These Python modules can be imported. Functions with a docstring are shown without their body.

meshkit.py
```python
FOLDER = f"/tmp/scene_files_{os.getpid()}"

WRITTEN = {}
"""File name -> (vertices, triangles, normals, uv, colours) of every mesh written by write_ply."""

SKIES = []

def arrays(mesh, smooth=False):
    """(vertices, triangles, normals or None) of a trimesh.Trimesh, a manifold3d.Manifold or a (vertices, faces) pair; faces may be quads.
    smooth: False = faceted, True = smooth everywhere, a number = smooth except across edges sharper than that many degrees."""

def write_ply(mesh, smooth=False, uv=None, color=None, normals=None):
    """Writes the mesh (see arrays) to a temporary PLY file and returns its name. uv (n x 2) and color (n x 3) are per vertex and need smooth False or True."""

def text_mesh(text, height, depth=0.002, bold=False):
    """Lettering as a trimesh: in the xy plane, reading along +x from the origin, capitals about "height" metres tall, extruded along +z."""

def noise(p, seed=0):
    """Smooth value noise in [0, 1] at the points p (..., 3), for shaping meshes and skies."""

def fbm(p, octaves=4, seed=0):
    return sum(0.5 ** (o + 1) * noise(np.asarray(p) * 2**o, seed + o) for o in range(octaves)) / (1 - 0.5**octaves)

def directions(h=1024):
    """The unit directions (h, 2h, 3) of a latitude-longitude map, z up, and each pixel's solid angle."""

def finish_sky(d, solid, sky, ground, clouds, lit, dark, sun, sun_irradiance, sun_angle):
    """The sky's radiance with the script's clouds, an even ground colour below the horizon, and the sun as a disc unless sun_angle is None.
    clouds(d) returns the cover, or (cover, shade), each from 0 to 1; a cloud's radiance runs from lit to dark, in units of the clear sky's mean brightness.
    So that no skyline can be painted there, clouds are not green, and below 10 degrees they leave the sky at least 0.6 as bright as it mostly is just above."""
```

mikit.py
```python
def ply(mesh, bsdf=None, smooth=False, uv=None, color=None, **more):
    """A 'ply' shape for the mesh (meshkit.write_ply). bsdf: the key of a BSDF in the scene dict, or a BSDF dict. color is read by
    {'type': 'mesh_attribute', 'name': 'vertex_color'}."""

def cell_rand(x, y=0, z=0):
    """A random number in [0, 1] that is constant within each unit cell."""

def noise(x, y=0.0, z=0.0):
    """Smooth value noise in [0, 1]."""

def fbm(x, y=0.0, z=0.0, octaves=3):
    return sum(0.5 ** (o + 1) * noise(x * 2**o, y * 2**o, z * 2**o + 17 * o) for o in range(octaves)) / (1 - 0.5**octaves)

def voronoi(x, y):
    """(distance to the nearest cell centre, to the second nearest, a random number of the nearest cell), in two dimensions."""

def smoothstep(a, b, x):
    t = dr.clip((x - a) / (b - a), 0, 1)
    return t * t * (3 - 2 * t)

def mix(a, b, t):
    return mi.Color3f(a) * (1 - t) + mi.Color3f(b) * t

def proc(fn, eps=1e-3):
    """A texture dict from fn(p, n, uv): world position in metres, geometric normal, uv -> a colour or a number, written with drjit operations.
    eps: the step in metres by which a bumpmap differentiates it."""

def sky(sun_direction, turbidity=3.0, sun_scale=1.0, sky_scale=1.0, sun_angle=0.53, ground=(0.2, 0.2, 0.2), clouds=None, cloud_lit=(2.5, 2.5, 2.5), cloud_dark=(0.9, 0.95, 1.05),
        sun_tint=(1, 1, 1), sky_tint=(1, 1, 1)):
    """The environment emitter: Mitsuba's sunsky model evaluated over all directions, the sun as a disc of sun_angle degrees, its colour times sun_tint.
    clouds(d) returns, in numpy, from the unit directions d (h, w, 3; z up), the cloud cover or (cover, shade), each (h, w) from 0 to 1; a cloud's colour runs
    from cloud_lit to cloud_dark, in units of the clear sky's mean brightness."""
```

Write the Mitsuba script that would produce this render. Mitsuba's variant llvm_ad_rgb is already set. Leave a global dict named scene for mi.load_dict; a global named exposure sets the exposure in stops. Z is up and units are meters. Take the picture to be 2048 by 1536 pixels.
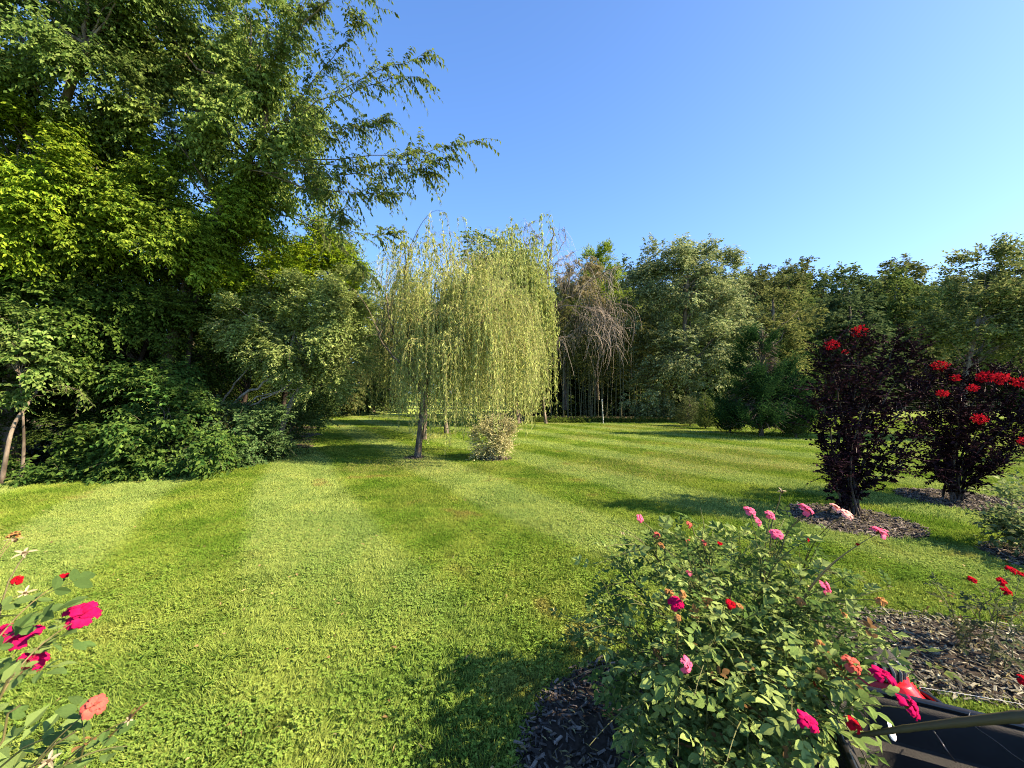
import math
import numpy as np, trimesh, mitsuba as mi, drjit as dr, mikit, meshkit, manifold3d
from shapely.geometry import Polygon, Point
import shapely

T = mi.ScalarTransform4f
PI = math.pi
scene, labels = {}, {}

# ------------------------------------------------------------------ camera, sky, exposure
EYE = np.array([0, 0, 1.6]); PITCH = math.radians(2.0); FOCAL = 1024 / math.tan(math.radians(53))
scene['camera'] = {'type': 'perspective', 'fov': 106.0, 'fov_axis': 'x', 'near_clip': 0.05, 'far_clip': 3000.0,
                   'to_world': T().look_at(origin=[0, 0, 1.6], target=[0, math.cos(PITCH), 1.6 + math.sin(PITCH)], up=[0, 0, 1])}
SUN = np.array([0.82, -0.16, 0.66]); SUN = SUN / np.linalg.norm(SUN)
scene['sky'] = mikit.sky(SUN.tolist(), turbidity=3.2, sun_scale=1.2, sky_scale=1.0, sun_angle=0.6, sun_tint=(1.03, 1.02, 0.98), sky_tint=(0.74, 0.87, 1.14), ground=(0.08, 0.11, 0.03))
exposure = 3.28


def at(px, py, depth):
    """The point at that distance ahead on the photograph's line of sight (for laying the place out)."""
    v = (768 - py) / FOCAL
    y, z = math.cos(PITCH) - math.sin(PITCH) * v, math.sin(PITCH) + math.cos(PITCH) * v
    s = depth / y
    return np.array([(px - 1024) / FOCAL * s, depth, 1.6 + z * s])


# ------------------------------------------------------------------ materials
noise, fbm, mix, sstep = mikit.noise, mikit.fbm, mikit.mix, mikit.smoothstep


def rgb(c):
    return {'type': 'rgb', 'value': list(map(float, c))}


VC = {'type': 'mesh_attribute', 'name': 'vertex_color'}
scene['m_leaf'] = {'type': 'principledthin', 'base_color': VC, 'roughness': 0.48, 'eta': 1.45, 'diff_trans': 0.75}
scene['m_leaf_glossy'] = {'type': 'principledthin', 'base_color': VC, 'roughness': 0.36, 'eta': 1.6, 'diff_trans': 0.5}
scene['m_leaf_dark'] = {'type': 'principledthin', 'base_color': VC, 'roughness': 0.3, 'eta': 2.0, 'diff_trans': 0.06}
scene['m_needle'] = {'type': 'principledthin', 'base_color': VC, 'roughness': 0.7, 'eta': 1.3, 'diff_trans': 0.5}
scene['m_petal'] = {'type': 'principledthin', 'base_color': VC, 'roughness': 0.6, 'eta': 1.3, 'diff_trans': 0.5}
scene['m_chip'] = {'type': 'twosided', 'bsdf': {'type': 'principled', 'base_color': VC, 'roughness': 0.75, 'specular': 0.35}}


def bark(name, dark, light, scale=14.0):
    def colour(p, n, uv):
        f = fbm(p.x * scale, p.y * scale, p.z * scale * 0.22, 3)
        g = noise(p.x * 3.1, p.y * 3.1, p.z * 1.7)
        return mix(dark, light, sstep(0.25, 0.75, f) * (0.55 + 0.45 * g))

    def height(p, n, uv):
        return fbm(p.x * scale * 1.6, p.y * scale * 1.6, p.z * scale * 0.35, 2)
    scene[name] = {'type': 'twosided', 'bsdf': {'type': 'bumpmap', 'arbitrary': mikit.proc(height), 'scale': 0.012,
                   'bsdf': {'type': 'principled', 'base_color': mikit.proc(colour), 'roughness': 0.85, 'specular': 0.2}}}


bark('m_bark', (0.07, 0.055, 0.042), (0.24, 0.2, 0.155))
bark('m_bark_dark', (0.03, 0.022, 0.018), (0.1, 0.08, 0.065))
bark('m_bark_pale', (0.17, 0.135, 0.1), (0.42, 0.36, 0.3))
scene['m_stem'] = {'type': 'twosided', 'bsdf': {'type': 'principled', 'base_color': VC, 'roughness': 0.6, 'specular': 0.4}}


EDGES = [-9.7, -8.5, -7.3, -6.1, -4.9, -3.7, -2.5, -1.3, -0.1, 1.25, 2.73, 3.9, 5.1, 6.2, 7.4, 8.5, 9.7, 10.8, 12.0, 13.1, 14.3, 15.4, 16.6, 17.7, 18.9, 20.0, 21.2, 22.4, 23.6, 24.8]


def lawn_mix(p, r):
    """Colour of the turf: sheen of the mown stripes painted in as tone, yellowing, clover and worn spots, r a number from 0 to 1 per blade."""
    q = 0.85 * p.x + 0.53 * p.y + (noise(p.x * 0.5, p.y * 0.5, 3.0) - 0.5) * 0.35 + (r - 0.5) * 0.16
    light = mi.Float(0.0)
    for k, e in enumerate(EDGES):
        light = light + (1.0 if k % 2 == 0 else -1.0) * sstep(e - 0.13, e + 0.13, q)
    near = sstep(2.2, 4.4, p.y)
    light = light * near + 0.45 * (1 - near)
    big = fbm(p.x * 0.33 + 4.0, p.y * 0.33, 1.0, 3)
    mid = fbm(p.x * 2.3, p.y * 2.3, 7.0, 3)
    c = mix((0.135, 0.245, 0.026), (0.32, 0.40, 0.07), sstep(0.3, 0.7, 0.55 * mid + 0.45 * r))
    c = mix(c, mi.Color3f(0.41, 0.49, 0.2), light * (0.2 + 0.26 * r))  # sheen of blades leaning away, painted as a paler stripe
    c = mix(c, mi.Color3f(0.06, 0.15, 0.02), (1 - light) * 0.10)  # stripes leaning the other way painted darker
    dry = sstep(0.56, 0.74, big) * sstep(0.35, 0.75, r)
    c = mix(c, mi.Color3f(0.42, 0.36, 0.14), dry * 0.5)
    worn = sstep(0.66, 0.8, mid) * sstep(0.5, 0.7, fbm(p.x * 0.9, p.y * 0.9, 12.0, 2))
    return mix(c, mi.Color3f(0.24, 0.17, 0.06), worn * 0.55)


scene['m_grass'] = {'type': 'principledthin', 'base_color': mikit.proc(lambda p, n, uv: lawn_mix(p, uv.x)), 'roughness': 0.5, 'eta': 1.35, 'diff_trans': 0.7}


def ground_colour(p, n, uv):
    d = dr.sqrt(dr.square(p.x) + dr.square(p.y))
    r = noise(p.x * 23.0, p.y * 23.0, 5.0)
    turf = lawn_mix(p, 0.3 + 0.5 * r) * 0.62  # dimmed turf tone: shade among the blades put into the ground colour
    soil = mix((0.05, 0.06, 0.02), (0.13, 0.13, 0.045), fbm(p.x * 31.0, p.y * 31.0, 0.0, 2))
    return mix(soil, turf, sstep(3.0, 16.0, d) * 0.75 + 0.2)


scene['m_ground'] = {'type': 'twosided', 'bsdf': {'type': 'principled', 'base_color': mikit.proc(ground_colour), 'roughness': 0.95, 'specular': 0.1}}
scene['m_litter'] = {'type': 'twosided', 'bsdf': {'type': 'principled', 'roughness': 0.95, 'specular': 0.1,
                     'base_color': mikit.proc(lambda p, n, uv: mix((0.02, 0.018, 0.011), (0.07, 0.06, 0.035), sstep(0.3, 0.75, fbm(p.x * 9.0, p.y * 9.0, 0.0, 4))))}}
scene['m_mulch'] = {'type': 'twosided', 'bsdf': {'type': 'principled', 'roughness': 0.95, 'specular': 0.1,
                    'base_color': mikit.proc(lambda p, n, uv: mix((0.012, 0.01, 0.008), (0.06, 0.048, 0.038), fbm(p.x * 60.0, p.y * 60.0, 0.0, 3)))}}


def plastic(name, c, rough=0.35, spec=0.5, bump=0.0, fine=400.0):
    b = {'type': 'principled', 'base_color': mikit.proc(lambda p, n, uv: mi.Color3f(*c) * (0.75 + 0.5 * fbm(p.x * 18.0, p.y * 18.0, p.z * 18.0, 3))), 'roughness': rough, 'specular': spec}
    if bump:
        b = {'type': 'bumpmap', 'arbitrary': mikit.proc(lambda p, n, uv: noise(p.x * fine, p.y * fine, p.z * fine)), 'scale': bump, 'bsdf': b}
    scene[name] = {'type': 'twosided', 'bsdf': b}


plastic('m_black', (0.016, 0.0155, 0.015), 0.75, 0.25, 0.0012)
plastic('m_black_gloss', (0.01, 0.01, 0.011), 0.22, 0.6)
plastic('m_red', (0.62, 0.012, 0.02), 0.22, 0.55)
plastic('m_grey', (0.55, 0.55, 0.53), 0.5, 0.4)
plastic('m_rib', (0.2, 0.2, 0.2), 0.4, 0.5)
plastic('m_white', (0.72, 0.71, 0.68), 0.5, 0.4)
plastic('m_wood_grey', (0.14, 0.125, 0.11), 0.9, 0.2)

# ------------------------------------------------------------------ mesh helpers


def unit(a):
    a = np.asarray(a, float)
    return a / (np.linalg.norm(a, axis=-1, keepdims=True) + 1e-12)


class MB:
    """Collects vertices, faces, colours and uvs of ONE mesh."""

    def __init__(s):
        s.v, s.f, s.c, s.u, s.n = [], [], [], [], 0

    def add(s, v, f, c=None, u=None):
        v = np.asarray(v, float).reshape(-1, 3)
        s.v.append(v); s.f.append(np.asarray(f, np.int64).reshape(-1, 3) + s.n); s.n += len(v)
        s.c.append(np.broadcast_to(np.asarray((0.5, 0.5, 0.5) if c is None else c, float), (len(v), 3)))
        s.u.append(np.zeros((len(v), 2)) if u is None else u)
        return s

    def mesh(s):
        return (np.vstack(s.v), np.vstack(s.f)) if s.v else None

    def put(s, key, bsdf, smooth=False, colour=True, uv=False):
        if not s.v:
            return None
        scene[key] = mikit.ply(s.mesh(), bsdf, smooth=smooth, color=np.vstack(s.c) if colour else None, uv=np.vstack(s.u) if uv else None)
        return key


KITE = (np.array([[0, 0, 0], [-.5, .42, .13], [0, 1, -.12], [.5, .42, .13]]), np.array([[0, 3, 2], [0, 2, 1]]))
OVAL = (np.array([[0, 0, 0], [-.36, .2, .07], [-.48, .52, .08], [-.25, .84, -.02], [0, 1, -.16], [.25, .84, -.02], [.48, .52, .08], [.36, .2, .07], [0, .3, 0], [0, .68, -.03]]),
        np.array([[0, 8, 1], [1, 8, 2], [2, 8, 9], [2, 9, 3], [3, 9, 4], [0, 7, 8], [7, 6, 8], [6, 9, 8], [6, 5, 9], [5, 4, 9]]))


def leaves(mb, P, D, N, L, W, C, tm=KITE, u=None):
    """One leaf per row: foot P, direction D, upper side N, length L, width W, colour C."""
    P, D = np.asarray(P, float), unit(D)
    X = unit(np.cross(D, N)); Z = np.cross(X, D)
    n, (tv, tf) = len(P), tm
    L, W = np.broadcast_to(L, n)[:, None, None], np.broadcast_to(W, n)[:, None, None]
    v = P[:, None] + tv[None, :, 0:1] * W * X[:, None] + tv[None, :, 1:2] * L * D[:, None] + tv[None, :, 2:3] * (0.5 * W + 0.5 * L) * Z[:, None]
    f = tf[None] + (np.arange(n) * len(tv))[:, None, None]
    C = np.broadcast_to(C, (n, 3))
    mb.add(v.reshape(-1, 3), f.reshape(-1, 3), np.repeat(C, len(tv), 0), None if u is None else np.repeat(u, len(tv), 0))


def tubes(mb, P, R, sides=5, c=None):
    """Tubes along the polylines P (n, k, 3) with radii R (n, k)."""
    P = np.asarray(P, float)
    if P.ndim == 2:
        P = P[None]
    n, k = P.shape[:2]
    R = np.broadcast_to(np.asarray(R, float), (n, k))
    t = unit(np.gradient(P, axis=1))
    ref = np.where(np.abs(t[:, :1, 2:]) < 0.9, np.array([0, 0, 1.0]), np.array([1.0, 0, 0]))
    a = unit(np.cross(t, ref)); b = np.cross(t, a)
    an = np.arange(sides) * 2 * PI / sides
    v = P[:, :, None] + R[:, :, None, None] * (np.cos(an)[:, None] * a[:, :, None] + np.sin(an)[:, None] * b[:, :, None])
    i, j = np.meshgrid(np.arange(k - 1), np.arange(sides), indexing='ij')
    q = np.stack([i * sides + j, i * sides + (j + 1) % sides, (i + 1) * sides + (j + 1) % sides, (i + 1) * sides + j], -1).reshape(-1, 4)
    f = np.vstack([q[:, [0, 1, 2]], q[:, [0, 2, 3]]])
    caps = [[0, x + 1, x] for x in range(1, sides - 1)] + [[(k - 1) * sides, (k - 1) * sides + x, (k - 1) * sides + x + 1] for x in range(1, sides - 1)]
    f = np.vstack([f, np.array(caps, int).reshape(-1, 3)])
    f = f[None] + (np.arange(n) * k * sides)[:, None, None]
    col = None if c is None else (np.repeat(np.asarray(c), k * sides, 0) if np.ndim(c) == 2 else c)
    mb.add(v.reshape(-1, 3), f.reshape(-1, 3), col)


def bez(a, b, lift, k=6, side=None):
    """Curves from a to b (n, 3), bowed by the vector lift."""
    a, b = np.atleast_2d(a), np.atleast_2d(b)
    t = np.linspace(0, 1, k)[None, :, None]
    return a[:, None] * (1 - t) + b[:, None] * t + np.atleast_2d(lift)[:, None] * (4 * t * (1 - t))


def path(pts, k=14, wob=0.0, rng=None):
    """A smooth polyline through pts."""
    pts = np.asarray(pts, float)
    from scipy.interpolate import CubicSpline
    q = CubicSpline(np.arange(len(pts)), pts)(np.linspace(0, len(pts) - 1, k))
    if wob and rng is not None:
        q[1:] += rng.normal(0, wob, (k - 1, 3))
    return q


def rand_dirs(rng, n):
    return unit(rng.normal(size=(n, 3)))


def colours(rng, n, a, b, jit=0.22, skew=1.0):
    t = rng.random((n, 1)) ** skew
    return np.clip((np.asarray(a) * (1 - t) + np.asarray(b) * t) * (1 + jit * rng.normal(size=(n, 1))).clip(0.45, 1.7), 0.003, 0.9)


def numbered(name):
    if name not in numbered.taken:
        numbered.taken[name] = 0
        return name
    numbered.taken[name] += 1
    return f'{name}_{numbered.taken[name]:03d}'


numbered.taken = {}


def tag(key, label=None, category=None, group=None, kind=None):
    d = labels.setdefault(key, {})
    for k, v in (('label', label), ('category', category), ('group', group), ('kind', kind)):
        if v:
            d[k] = v


# ------------------------------------------------------------------ foliage builders
def clumps_of(rng, blobs, density=1.6, size=(0.24, 0.42)):
    """Each blob (centre, radii) is broken up into smaller leaf masses near its surface."""
    out = []
    for c, r in blobs:
        c, r = np.asarray(c, float), np.asarray(r, float)
        k = max(7, int(density * 9 * (0.6 + np.mean(r) * 0.25)))
        d = rand_dirs(rng, k)
        rad = rng.uniform(0.35, 1.0, (k, 1)) ** 0.6
        p = c + d * r * rad * 0.92
        s = np.mean(r) * rng.uniform(*size, k)
        out += [(pp, ss, c) for pp, ss in zip(p, s)]
    return out


def foliage(mb, wood, rng, clumps, n_twigs, tl, per, L, W, ca, cb, droop=0.25, hang=0.3, up=0.6, tm=KITE, wood_share=0.3, out=0.7, jit=0.22, wcol=(0.1, 0.075, 0.05), skew=1.0, flat=0.6):
    cc = np.array([c[0] for c in clumps]); cr = np.array([c[1] for c in clumps]); cb0 = np.array([c[2] for c in clumps])
    w = cr ** 2; idx = rng.choice(len(cc), n_twigs, p=w / w.sum())
    d = rand_dirs(rng, n_twigs)
    P = cc[idx] + d * cr[idx, None] * np.sqrt(rng.random((n_twigs, 1))) * np.array([1, 1, 0.8])
    P[:, 2] = np.maximum(P[:, 2], 0.05)
    outw = unit(P - cb0[idx])
    D = unit(out * outw + 0.55 * rand_dirs(rng, n_twigs) + np.array([0, 0, up * 0.3]))
    tls = tl * rng.uniform(0.55, 1.35, n_twigs)
    shade = (1 + 0.14 * rng.normal(size=(len(cc), 1)))[idx]       # each mass of leaves has a tone of its own
    twig_leaves(mb, wood, rng, P, D, tls, per, L, W, ca, cb, droop, hang, tm, wood_share, jit, wcol, skew, flat, shade)


def twig_leaves(mb, wood, rng, P, D, tls, per, L, W, ca, cb, droop, hang, tm=KITE, wood_share=1.0, jit=0.22, wcol=(0.1, 0.075, 0.05), skew=1.0, flat=0.6, shade=1.0):
    n = len(P)
    side = unit(np.cross(D, np.array([0, 0, 1.0])) + 1e-3)
    t = (np.arange(per) + 0.6) / per
    pos = P[:, None] + D[:, None] * (t[None, :, None] * tls[:, None, None]) - np.array([0, 0, 1.0]) * (droop * t[None, :, None] ** 2 * tls[:, None, None])
    tang = unit(D[:, None] - np.array([0, 0, 2.0]) * droop * t[None, :, None])
    sg = np.where(np.arange(per) % 2 == 0, 1.0, -1.0)[None, :, None]
    ld = unit(0.55 * tang + 0.75 * sg * side[:, None] + rng.normal(0, 0.28, (n, per, 3)) + np.array([0, 0, -hang]))
    nn = unit(np.array([0, 0, flat]) + 0.25 * SUN + rng.normal(0, 0.42, (n, per, 3)))
    c = colours(rng, n * per, ca, cb, jit, skew) * np.repeat(np.broadcast_to(shade, (n, 1)), per, 0)
    leaves(mb, pos.reshape(-1, 3), ld.reshape(-1, 3), nn.reshape(-1, 3), L * rng.uniform(0.65, 1.2, n * per), W * rng.uniform(0.7, 1.2, n * per), c, tm)
    if wood is not None and wood_share > 0:
        m = rng.random(n) < wood_share
        if m.any():
            tt = np.array([0, 0.5, 1.0])[None, :, None]
            q = P[m][:, None] + D[m][:, None] * tt * tls[m][:, None, None] - np.array([0, 0, 1.0]) * (droop * tt ** 2 * tls[m][:, None, None])
            tubes(wood, q, np.array([0.0035, 0.0028, 0.0012])[None] * np.maximum(1.0, tls[m])[:, None], 3, wcol)


def limbs(wood, rng, trunk, clumps, r0, most=45, lift=0.25, c=None, sides=5):
    """Branches from the trunk line to the leaf masses."""
    sel = clumps if len(clumps) <= most else [clumps[i] for i in rng.choice(len(clumps), most, replace=False)]
    B = np.array([s[0] for s in sel])
    lo, hi = trunk[:, 2].min(), trunk[:, 2].max()
    want = np.clip(B[:, 2] - np.linalg.norm(B[:, :2] - trunk[-1, :2], axis=1) * 0.75, lo + 0.25 * (hi - lo), hi)
    A = np.stack([trunk[np.argmin(np.abs(trunk[:, 2] - z))] for z in want])
    ln = np.linalg.norm(B - A, axis=1)
    q = bez(A, B, np.stack([rng.normal(0, 0.06, len(A)) * ln, rng.normal(0, 0.06, len(A)) * ln, lift * 0.4 * ln], 1), 8)
    q[:, 1:-1] += rng.normal(0, 0.025, (len(A), 6, 3)) * ln[:, None, None]
    rad = (r0 * np.clip(ln / ln.max(), 0.35, 1))[:, None] * np.linspace(1, 0.16, 8)[None] ** 1.1
    tubes(wood, q, rad, sides, c)


def tree(name, label, category, trunk, tr, blobs, n_twigs, tl, per, L, W, ca, cb, bark_m='m_bark', leaf_m='m_leaf', seed=0, group=None, density=1.6, csize=(0.24, 0.42), most=45, extra=None, **kw):
    rng = np.random.default_rng(seed)
    key = numbered(name)
    cl = clumps_of(rng, blobs, density, csize)
    wood, crown = MB(), MB()
    tp = path(trunk, 12)
    tubes(wood, tp, np.linspace(1.0, 0.4, 12) * tr * np.concatenate([[1.35, 1.12], np.ones(10)]), 9)
    limbs(wood, rng, tp, cl, tr * 0.3, most)
    foliage(crown, wood, rng, cl, int(n_twigs * 2.0), tl, per, L * 1.17, W * 1.56, np.asarray(ca) * 1.6, np.asarray(cb) * 1.6, wood_share=.1, **kw)
    if extra:
        extra(rng, wood, crown)
    wood.put(key + '__trunk', bark_m, smooth=True, colour=False)
    crown.put(key + '__crown', leaf_m)
    tag(key, label, category, group)
    return key


def B(px, py, depth, rx, ry, rz=None):
    """A leaf mass seen round a pixel of the photograph, radii in its pixels."""
    s = depth / FOCAL
    return at(px, py, depth), np.array([rx * s, (rz if rz else 0.8 * (rx + ry) / 2) * s, ry * s])


# ------------------------------------------------------------------ the ground
WOOD = Polygon([(-60, 7.0), (-12, 7.3), (-9.9, 7.5), (-8.2, 7.25), (-6.9, 7.45), (-6.25, 8.6), (-6.1, 10.2), (-6.6, 13.2), (-8.0, 16.5), (-10.3, 21), (-14, 27), (-60, 34)])
GROVE = Polygon([(0.6, 25.2), (2.5, 24.9), (6, 25.1), (9.5, 24.2), (12, 24.6), (13, 34), (13, 44), (-2, 44), (-1.5, 31)])


def terrain(x, y):
    x, y = np.asarray(x, float), np.asarray(y, float)

    def ss(a, b, v):
        t = np.clip((v - a) / (b - a), 0, 1)
        return t * t * (3 - 2 * t)
    hill = 13 * ss(46, 120, y) * ss(-18, 14, x - 0.12 * y)
    field = 3.4 * ss(58, 190, y) * (1 - ss(-18, 14, x - 0.12 * y))
    roll = 0.05 * (meshkit.fbm(np.stack([x * 0.12, y * 0.12, 0 * x], -1), 2, 5) - 0.5) * ss(9, 20, np.hypot(x, y))
    return hill + field + roll


rings = np.concatenate([[0.02], np.geomspace(0.4, 900, 110)]); ang = np.linspace(0, 2 * PI, 181)[:-1]
gx, gy = rings[:, None] * np.cos(ang), rings[:, None] * np.sin(ang)
gv = np.stack([gx, gy, terrain(gx, gy)], -1).reshape(-1, 3)
i, j = np.meshgrid(np.arange(len(rings) - 1), np.arange(180), indexing='ij')
q = np.stack([i * 180 + j, (i + 1) * 180 + j, (i + 1) * 180 + (j + 1) % 180, i * 180 + (j + 1) % 180], -1).reshape(-1, 4)
scene['lawn'] = mikit.ply((gv, q), 'm_ground', smooth=True)
tag('lawn', 'mown green lawn with pale stripes running out to the fields', 'lawn', kind='structure')


def sheet(poly, z, step=0.5, bump=0.0, seed=0):
    """A thin sheet over a plan outline that follows the ground."""
    poly = Polygon(shapely.segmentize(poly, step).exterior.coords)
    x0, y0, x1, y1 = poly.bounds
    g = np.stack(np.meshgrid(np.arange(x0, x1, step), np.arange(y0, y1, step)), -1).reshape(-1, 2)
    inner = poly.buffer(-0.35 * step)
    g = g[shapely.contains_xy(inner, g[:, 0], g[:, 1])]
    e = np.array(poly.exterior.coords)[:-1]
    pts = np.vstack([e, g])
    from scipy.spatial import Delaunay
    tri = Delaunay(pts).simplices
    cen = pts[tri].mean(1)
    tri = tri[shapely.contains_xy(poly, cen[:, 0], cen[:, 1])]
    a, b, c = pts[tri[:, 0]], pts[tri[:, 1]], pts[tri[:, 2]]
    fl = (b[:, 0] - a[:, 0]) * (c[:, 1] - a[:, 1]) - (b[:, 1] - a[:, 1]) * (c[:, 0] - a[:, 0]) < 0
    tri[fl] = tri[fl][:, ::-1]
    h = bump * meshkit.fbm(np.stack([pts[:, 0] * 1.7, pts[:, 1] * 1.7, 0 * pts[:, 0] + seed], -1), 3)
    dist = shapely.distance(poly.exterior, shapely.points(pts))
    h = h * np.clip(dist / 0.25, 0, 1)
    return np.column_stack([pts, terrain(pts[:, 0], pts[:, 1]) + z + h]), tri


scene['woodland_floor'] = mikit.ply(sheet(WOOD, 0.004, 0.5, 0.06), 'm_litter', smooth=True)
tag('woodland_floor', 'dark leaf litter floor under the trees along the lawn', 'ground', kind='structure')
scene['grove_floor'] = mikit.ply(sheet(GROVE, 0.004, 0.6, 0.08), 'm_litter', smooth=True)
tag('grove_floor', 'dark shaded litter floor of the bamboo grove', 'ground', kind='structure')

BEDS = {
    'mulch_bed': (Polygon([(0.02, 0.2), (0.0, 1.55), (0.06, 1.9), (0.2, 2.15), (0.42, 2.32), (0.75, 2.44), (1.1, 2.5), (1.5, 2.45), (1.75, 2.2), (1.72, 1.9), (1.45, 1.75), (1.05, 1.2), (0.9, 0.2)]), 7000, 'dark brown mulch bed round the foot of the pink rose bush'),
    'mulch_bed_001': (Polygon([(2.0, 2.3), (2.05, 2.78), (2.4, 2.98), (3.0, 2.86), (3.6, 2.62), (4.4, 2.6), (4.4, 1.4), (3.2, 1.78), (2.5, 2.04), (2.15, 2.14)]), 7600, 'grey mulch bed scattered with clippings under the small red rose bush'),
    'mulch_bed_002': (Point(4.35, 5.05).buffer(0.7), 2800, 'round mulch ring at the foot of the taller crape myrtle'),
    'mulch_bed_003': (Point(6.95, 6.0).buffer(0.75), 2400, 'round mulch ring at the foot of the wider crape myrtle'),
    'mulch_bed_004': (Point(5.25, 3.75).buffer(0.5), 1400, 'mulch ring under the leafy green shrub at the lawn edge'),
    'mulch_bed_005': (Point(-2.55, 10.2).buffer(0.28), 260, 'small bare ring of earth round the leaning willow trunk'),
    'mulch_bed_006': (Point(-0.45, 10.05).buffer(0.42), 350, 'bare earth patch under the round cream shrub'),
}


def chips(rng, poly, n, size, a, b, z=(0.006, 0.045)):
    mb = MB()
    x0, y0, x1, y1 = poly.bounds
    p = np.column_stack([rng.uniform(x0, x1, n * 3), rng.uniform(y0, y1, n * 3)])
    p = p[shapely.contains_xy(poly.buffer(0.02), p[:, 0], p[:, 1])][:n]
    n = len(p)
    yaw, tilt, roll = rng.uniform(0, 2 * PI, n), rng.normal(0, 0.3, n), rng.normal(0, 0.4, n)
    D = np.stack([np.cos(yaw) * np.cos(tilt), np.sin(yaw) * np.cos(tilt), np.sin(tilt)], 1)
    S = unit(np.cross(D, np.stack([rng.normal(0, .3, n), rng.normal(0, .3, n), np.ones(n)], 1))); U = np.cross(S, D)
    L = size * rng.uniform(0.4, 1.5, n); Wd = L * rng.uniform(0.13, 0.38, n); H = L * rng.uniform(0.04, 0.14, n)
    tv = np.array([[-1, -.6, -1], [1, -.9, -1], [.9, .8, -1], [-1, 1, -1], [-.9, -.7, 1], [.95, -.8, 1], [.8, .9, 1], [-.85, .8, 1.]]) * 0.5
    tf = np.array([[0, 2, 1], [0, 3, 2], [4, 5, 6], [4, 6, 7], [0, 1, 5], [0, 5, 4], [1, 2, 6], [1, 6, 5], [2, 3, 7], [2, 7, 6], [3, 0, 4], [3, 4, 7]])
    base = np.column_stack([p, terrain(p[:, 0], p[:, 1]) + rng.uniform(*z, n)])
    v = base[:, None] + tv[None, :, 0:1] * L[:, None, None] * D[:, None] + tv[None, :, 1:2] * Wd[:, None, None] * S[:, None] + tv[None, :, 2:3] * H[:, None, None] * U[:, None]
    mb.add(v.reshape(-1, 3), (tf[None] + (np.arange(n) * 8)[:, None, None]).reshape(-1, 3), np.repeat(colours(rng, n, a, b, 0.3, 1.8), 8, 0))
    return mb


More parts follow.
